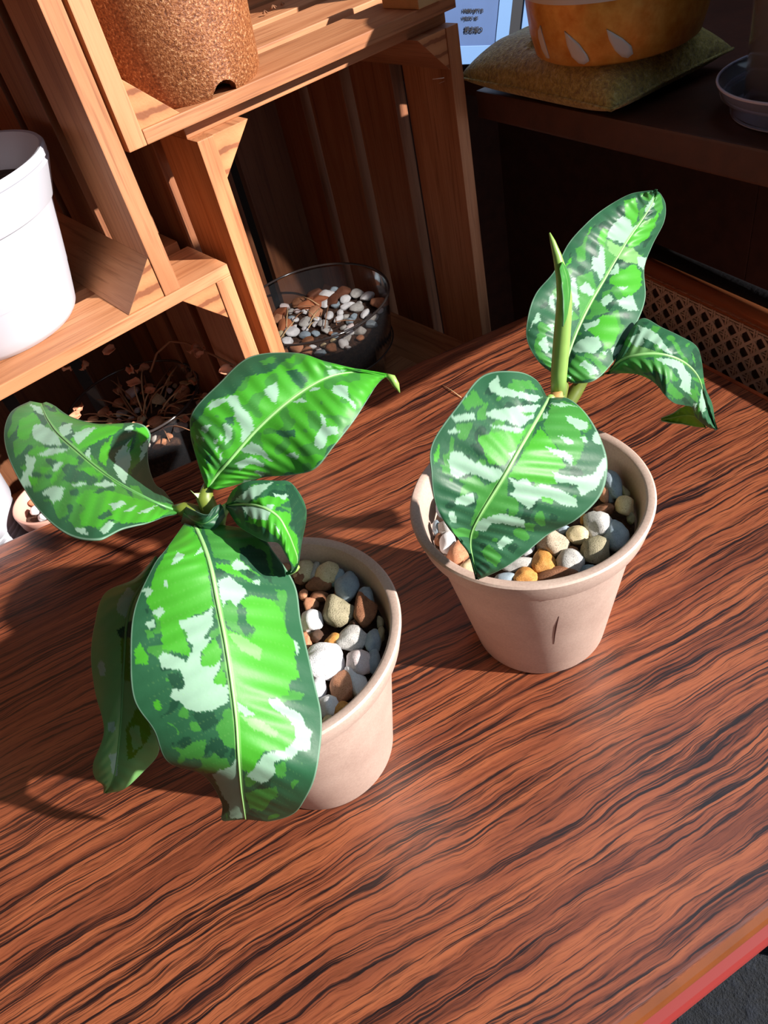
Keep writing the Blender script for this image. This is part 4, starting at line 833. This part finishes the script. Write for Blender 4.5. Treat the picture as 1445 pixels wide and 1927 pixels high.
# twig litter, cardboard and straw
for i, (x, y) in enumerate(((500,28), (515,18), (532,12))):
    p = at(x, y, ZU+.0085); tw = thing('dried_moss', 'curled dry brown plant scrap on the upper shelf beside the brown pot', 'plant scrap', p, 0, 'dry scraps on the upper shelf')
    for k in range(6):
        b_ = random.uniform(0, 6.3); d = Vector((cos(b_), sin(b_), .3))*random.uniform(.003, .006)
        tube('twig', [tuple(-d*.5+Vector((0, 0, .0015))), (0, 0, .003), tuple(d*.6+Vector((0, 0, .0005)))], .0004, TWIG, tw, 5)
cbx = crate_frame((-.030, .0, 0))
cb_ = thing('cardboard_box', 'cardboard box corner at the right end of the upper shelf', 'box', crate_frame((-.043, .055, ZU+.0082)), CY)
boxo('carton', (.016, .037, -.057, -.02, 0, .022), plain('cardboard', srgb(176, 138, 92), .8, var=.1), cb_, .001)
p = at(833, 725, .0006); q = at(868, 748, .0006)
o = tube('straw', [(0, 0, 0), tuple((q-p)*.5+Vector((0, 0, .0006))), tuple(q-p)], .0003, STRAW, None, 6); o.location = p; tag(o, 'thin pale straw lying on the table left of the right plant', 'straw')

# ------------------------------------------------------------------ on the cabinet shelf
pA, pB, pC_ = at(863, 145, .172), at(1150, 216, .169), at(1380, 90, .172); pD = pA+pC_-pB
ctr = (pA+pC_)/2; ctr.z = .1605
GOLD = N('gold_velvet'); gv = GOLD.coords(); gf = GOLD.noise(gv, 330, 4, .75); gl_ = GOLD.noise(gv, 25, 3)
GOLD.set(Base_Color=GOLD.mix(.35, GOLD.ramp(gf, [(.35, srgb(120, 96, 30)), (.55, srgb(210, 188, 90)), (.72, srgb(250, 242, 180))]), GOLD.ramp(gl_, [(.35, srgb(140, 96, 30)), (.65, srgb(150, 140, 72))])), Roughness=.45, Sheen_Weight=.3, Metallic=.25); GOLD.bump(gf, 1.0, .003)
pil = thing('gold_pillow', 'small square gold fabric pillow under the gold pot on the cabinet shelf', 'pillow', ctr)
bm = bmesh.new(); NN = 48; top = []; bot = []
def pillow_pt(u, v, s):
    P = pA*(1-u)*(1-v)+pB*u*(1-v)+pC_*u*v+pD*(1-u)*v
    uu, vv = 2*u-1, 2*v-1
    c2 = Vector((ctr.x, ctr.y, P.z)); e_ = .035*(abs(uu)**2*(1-vv*vv)+abs(vv)**2*(1-uu*uu)); P = P+(c2-P)*e_
    f_ = max(0, (1-uu**4)*(1-vv**4))**.5
    wr = .0010*noise.noise(Vector((u*7, v*7, 1)))*f_
    z = .1715+(.0240*f_+wr)*s if s > 0 else .1715-.0108*f_
    dpr = math.hypot(P.x-.2214, P.y-.5206)
    if s > 0 and dpr < .056: z = min(z, .1905)
    return Vector((P.x, P.y, z))-ctr
for s, G in ((1, top), (-1, bot)):
    for i in range(NN+1):
        row = []
        for j in range(NN+1):
            if s < 0 and (i in (0, NN) or j in (0, NN)): row.append(top[i][j])
            else: row.append(bm.verts.new(pillow_pt(i/NN, j/NN, s)))
        G.append(row)
    for i in range(NN):
        for j in range(NN): bm.faces.new((G[i][j], G[i+1][j], G[i+1][j+1], G[i][j+1]))
bmesh.ops.recalc_face_normals(bm, faces=bm.faces)
link('cover', mesh_from(bm, 'pillow', True), GOLD.m, pil)
corners = [(0, 0), (1, 0), (1, 1), (0, 1)]
sp = []
for k in range(4):
    (a0, b0), (a1, b1) = corners[k], corners[(k+1) % 4]
    for i in range(12): t_ = i/12; sp.append(tuple(pillow_pt(a0+(a1-a0)*t_, b0+(b1-b0)*t_, 1)))
sp.append(sp[0]); tube('piping', sp, .0010, GOLD.m, pil, 6)
th = [at(*q)-ctr for q in ((863,145,.172), (850,143,.175), (832,147,.176), (814,149,.176))]
tube('thread', [tuple(p) for p in th], .0003, plain('white_thread', (.8, .8, .75), .7), pil, 5)
th = [at(*q)-ctr for q in ((863,145,.172), (845,149,.174), (826,157,.173))]
tube('thread', [tuple(p) for p in th], .00012, plain('white_thread_fine', (.5, .45, .4), .7), pil, 5)

GP = Vector((.2214, .5206, .1905))
gprof = [(0, 0), (.047, 0), (.0502, .002), (.0535, .014), (.0553, .030), (.0560, .050), (.0550, .075), (.052, .090), (.049, .090), (.050, .075), (.047, .02), (0, .012)]
gm = N('gold_paint'); v_ = gm.coords(); f_ = gm.noise(v_, 90, 4, .6)
gm.set(Base_Color=gm.ramp(f_, [(.3, srgb(196, 124, 36)), (.7, srgb(228, 172, 84))]), Roughness=.42, Metallic=.35); gm.bump(gm.noise(v_, 45, 4), .5, .003)
gp = thing('gold_bowl_pot', 'round gold painted pot with white petal shapes, standing on the gold pillow', 'pot', GP)
lathe('bowl', gprof, gm.m, gp, seg=96)
PETAL = plain('white_petal_paint', srgb(205, 200, 196), .5, bumpscale=200)
def on_bowl(px, py):
    return pot_hit(px, py, GP, [(r, z+GP.z) for r, z in gprof[1:7]])
def petal(poly):
    cx_, cy_ = sum(q[0] for q in poly)/len(poly), sum(q[1] for q in poly)/len(poly)
    bm = bmesh.new(); rings = []
    for f in (1, .66, .33):
        row = []
        for q in poly:
            h = on_bowl(cx_+(q[0]-cx_)*f, cy_+(q[1]-cy_)*f)
            if h is None: return
            n_ = Vector((h.x-GP.x, h.y-GP.y, -.01)).normalized(); row.append(bm.verts.new(h+n_*.0005-GP))
        rings.append(row)
    h = on_bowl(cx_, cy_); n_ = Vector((h.x-GP.x, h.y-GP.y, -.01)).normalized(); c_ = bm.verts.new(h+n_*.0007-GP)
    for a, b in zip(rings[:-1], rings[1:]):
        for k in range(len(poly)): k2 = (k+1) % len(poly); bm.faces.new((a[k], a[k2], b[k2], b[k]))
    for k in range(len(poly)): bm.faces.new((rings[-1][k], rings[-1][(k+1) % len(poly)], c_))
    bmesh.ops.recalc_face_normals(bm, faces=bm.faces)
    o = link('painted_petal', mesh_from(bm, 'petal', True), PETAL, gp); q = o.modifiers.new('t', 'SOLIDIFY'); q.thickness = .0006; q.offset = 0; o['label'] = 'white painted petal'
petal([(1018,47), (1021,60), (1028,85), (1035,109), (1030,108), (1021,92), (1015,70), (1014,57)])
petal([(1063,58), (1072,66), (1090,82), (1106,104), (1109,114), (1100,120), (1090,118), (1077,106), (1068,84)])
petal([(1141,54), (1152,60), (1172,72), (1188,86), (1191,100), (1181,108), (1170,106), (1157,94), (1146,74)])
bnd = [(r+.0006, z) for r, z in gprof[4:8]]
zb0 = .0345
lathe('white_band', [(.0559, zb0), (.0566, .050), (.0563, .060), (.0555, .060), (.0559, .050), (.0553, zb0)], PETAL, gp, seg=96)['label'] = 'white painted band'

# saucer and clear cylinder full of bark
SC_ = Vector((.2935, .4175, .1605))
tag(lathe('clear_saucer', [(0, .0), (.041, 0), (.043, .001), (.0455, .0105), (.0495, .0110), (.0515, .0175), (.0523, .0182), (.0515, .0185), (.0503, .0178), (.0485, .0122), (.0445, .0117), (.042, .0022), (0, .0014)], CLEARW, None, SC_, 80), 'clear plastic saucer under the clear cylinder on the cabinet shelf', 'saucer')
sau = COL.objects['clear_saucer']
LAV = plain('saucer_edge_highlight', srgb(196, 196, 222), .2)  # pale rings carry the saucer's edge highlights in their colour
for r_, z_, w_ in ((.0515, .0180, .0008), (.0474, .0112, .0006), (.0420, .0008, .0008)):
    tube('rim', [(r_*cos(2*PI*k/72), r_*sin(2*PI*k/72), z_) for k in range(73)], w_, LAV, sau, 8)
cyc = thing('clear_cylinder_pot', 'tall clear cylinder pot packed with dark bark, standing in the clear saucer', 'pot', SC_+Vector((.002, .0, .0016)))
lathe('wall', [(0, 0), (.036, 0), (.038, .001), (.0425, .15), (.0418, .15), (.0373, .0022), (0, .0015)], CLEARW, cyc, seg=72)
bk = N('bark_mix'); v_ = bk.coords(); f_ = bk.noise(v_, 120, 5, .8); g_ = bk.noise(v_, 300, 3, .8)
bk.set(Base_Color=bk.mix(1.0, bk.ramp(f_, [(.4, srgb(60, 42, 36)), (.52, srgb(150, 110, 88)), (.62, srgb(236, 200, 184))]), bk.ramp(g_, [(.3, (.4, .4, .4)), (.6, (1, 1, 1))]), 'MULTIPLY'), Roughness=.8); bk.bump(f_, 1, .006)
bm = bmesh.new(); bmesh.ops.create_cone(bm, cap_ends=True, segments=72, radius1=.036, radius2=.0395, depth=.135)
bmesh.ops.subdivide_edges(bm, edges=[e for e in bm.edges if abs(e.verts[0].co.z-e.verts[1].co.z) > .01], cuts=60)
for v in bm.verts:
    k = .0022*noise.noise(v.co*160)+.0012*noise.noise(v.co*420); r = math.hypot(v.co.x, v.co.y)
    if r > .01: v.co.x *= 1-.05+k/r; v.co.y *= 1-.05+k/r
    v.co.z += .0705
tag(link('bark', mesh_from(bm, 'bark', True), bk.m, cyc), kind='stuff')

# boxes and book leaning behind the pillow
BLUE = plain('pale_blue_card', srgb(66, 92, 140), .55, var=.06); BLUE2 = plain('light_blue_card', srgb(100, 136, 184), .5); INK = plain('black_ink', srgb(16, 16, 30), .6); BAR = plain('dark_gap_shade', srgb(22, 24, 34), .6)
def lean(name, label, px, py, w_, h_, d_, yaw, tilt, cat):
    b = at(px, py, .1605); t = thing(name, label, cat, b, 0)
    t.rotation_euler = Matrix.Rotation(math.radians(yaw), 3, 'Z').to_4x4().to_euler()
    t.matrix_world = Matrix.Translation(b) @ Matrix.Rotation(math.radians(yaw), 4, 'Z') @ Matrix.Rotation(math.radians(tilt), 4, 'Y')
    return t
bk1 = lean('storage_box', 'pale blue printed box leaning behind the gold pillow beside the crate', 950, 118, .07, .2, .03, 22, 15, 'box')
boxo('carton', (-.070, 0, 0, .035, .0, .20), BLUE, bk1, .001)
boxo('base_strip', (-.0702, -.012, -.0006, .03, .0, .012), BLUE2, bk1, .0003)
boxo('edge_strip', (-.012, .0006, -.0006, .0355, .0, .20), BLUE2, bk1, .0003)
def txt(body, x, z, size, sx=1, rotz=0):
    cu = bpy.data.curves.new('t', 'FONT'); cu.body = body; cu.size = size; cu.extrude = .0001; cu.space_character = .95; cu.offset = size*.02
    o_ = bpy.data.objects.new('t', cu); COL.objects.link(o_); bpy.context.view_layer.update()
    me = bpy.data.meshes.new_from_object(o_.evaluated_get(bpy.context.evaluated_depsgraph_get())); bpy.data.objects.remove(o_)
    o2 = link('printed_text', me, INK, bk1); o2.data.materials.clear(); o2.data.materials.append(INK); o2.scale = (sx, 1, 1); o2.location = (x, -.0009, z); o2.rotation_euler = (PI/2, rotz, 0); return o2
txt('HMBRAJPTYB', -.046, .0330, .0034); txt('WJLE0O  BS', -.046, .0285, .0030); txt('模志娟O', -.043, .0205, .0046)
bk2 = lean('book', 'light blue book with painted gap shade between the printed box and the gold pot', 985, 100, .02, .2, .03, 22, 15, 'book')
boxo('cover', (-.0085, .020, -.004, .05, .0057, .20), BLUE2, bk2, .0006)
boxo('gap_shade', (-.0195, -.0090, -.003, .05, 0, .20), BAR, bk2, .0006)  # dark strip put in for the shade of the gap beside the book

# ------------------------------------------------------------------ cane screen beyond the right edge of the table
nR = Vector((dR.y, -dR.x, 0)); nR = nR if nR.x > 0 else -nR
s0 = (at(1215, 500, .034)-cB).dot(dR)-.03
s1_ = s0+.46
base_ = cB+dR*s0+nR*.036
cs = thing('cane_screen', 'brown cane-webbed panel with a glossy copper and black top rail beyond the table', 'screen', (base_.x, base_.y, FLOORZ), math.atan2(dR.y, dR.x))
# local x along dR (towards camera), local y: left of it = away or towards? table side is -n
sgn = 1 if Vector((-dR.y, dR.x, 0)).dot(nR) > 0 else -1
LZ = H0
COPPER = plain('copper_lacquer', srgb(200, 120, 78), .14, .45, Coat_Weight=.6); BLACKR = plain('black_worn_rail', srgb(30, 30, 34), .35, bumpscale=260, bumpstr=.8); CANE = plain('cane_strip', srgb(214, 186, 166), .6, var=.2); BACKC = plain('brown_backing', srgb(110, 80, 70), .8)
def rail(name, y, z, ry, rz, mt):
    bm = bmesh.new(); rows = []
    for x in (-.0, .46): rows.append([bm.verts.new((x, sgn*y+ry*cos(2*PI*k/24), z+rz*sin(2*PI*k/24))) for k in range(24)])
    for k in range(24): bm.faces.new((rows[0][k], rows[0][(k+1) % 24], rows[1][(k+1) % 24], rows[1][k]))
    bm.faces.new(rows[0]); bm.faces.new(rows[1]); bmesh.ops.recalc_face_normals(bm, faces=bm.faces)
    return link(name, mesh_from(bm, name, True), mt, cs)
rail('rail', .0, LZ+.0262, .0075, .0068, COPPER)
rail('rail', .0115, LZ+.0310, .0085, .0050, BLACKR)['label'] = 'worn black top rail'
boxo('rail', (-0, .46, -.003, .003, LZ+.0175, LZ+.0205), COPPER, cs, .001)
boxo('backing', (0, .46, min(sgn*.004, sgn*.010), max(sgn*.004, sgn*.010), .06, LZ+.022), BACKC, cs, .001)
boxo('leg', (0, .02, -.008, .012, .0505, LZ-.2), BACKC, cs, .001); boxo('leg', (.44, .46, -.008, .012, .0, LZ-.2), BACKC, cs, .001)
bm = bmesh.new(); pitch = .0128; y0_ = -sgn*.0005
def strip(x0, z0, x1, z1, w_, dy):
    d = Vector((x1-x0, z1-z0)); L = d.length
    if L == 0: return
    n_ = Vector((-d.y, d.x))/L*w_/2
    yy = y0_-sgn*dy
    vs_ = [(x0+n_.x, z0+n_.y), (x1+n_.x, z1+n_.y), (x1-n_.x, z1-n_.y), (x0-n_.x, z0-n_.y)]
    a = [bm.verts.new((x, yy, z)) for x, z in vs_]; b = [bm.verts.new((x, yy+sgn*.0006, z)) for x, z in vs_]
    bm.faces.new(a); bm.faces.new(b[::-1])
    for k in range(4): bm.faces.new((a[k], a[(k+1) % 4], b[(k+1) % 4], b[k]))
ZT, ZB = LZ+.0175, LZ-.085
x = .001
while x < .455:
    for dx in (-.0011, .0011): strip(x+dx, ZB, x+dx, ZT, .0013, .0003)
    x += pitch
z = ZT-.004
while z > ZB:
    for dz in (-.0011, .0011): strip(0, z+dz, .455, z+dz, .0013, .0)
    z -= pitch
k = -12
while k < 48:
    xa = k*pitch+.0064
    for sg in (1, -1):
        xs, zs_ = xa, ZT-.004
        xe, ze_ = xa+sg*.10, ZT-.004-.10
        # clip to panel
        lo, hi = 0.0, 1.0
        for a_, b_, mn, mx2 in ((xs, xe, 0, .455), (zs_, ze_, ZB, ZT)):
            if b_ != a_:
                t0, t1 = (mn-a_)/(b_-a_), (mx2-a_)/(b_-a_); lo, hi = max(lo, min(t0, t1)), min(hi, max(t0, t1))
        if lo < hi: strip(xs+(xe-xs)*lo, zs_+(ze_-zs_)*lo, xs+(xe-xs)*hi, zs_+(ze_-zs_)*hi, .0023, .0008 if sg > 0 else .0011)
    k += 1
bmesh.ops.recalc_face_normals(bm, faces=bm.faces)
link('cane_webbing', mesh_from(bm, 'cane'), CANE, cs)

# dark blue fluffy rug on the floor at the front right of the table
rg = N('navy_fluff'); v_ = rg.coords(); f_ = rg.noise(v_, 60, 6, .8)
rg.set(Base_Color=rg.ramp(f_, [(.35, srgb(5, 8, 14)), (.7, srgb(22, 30, 46))]), Roughness=.95, Sheen_Weight=.1); rg.bump(f_, 1, .01)
pr0 = at(1400, 1880, FLOORZ+.02)
tag(boxo('rug', (pr0.x-.35, pr0.x+.25, pr0.y-.5, pr0.y+.12, FLOORZ, FLOORZ+.012), rg.m, bev=.004), 'dark navy fluffy rug on the floor at the front right of the table', 'rug')
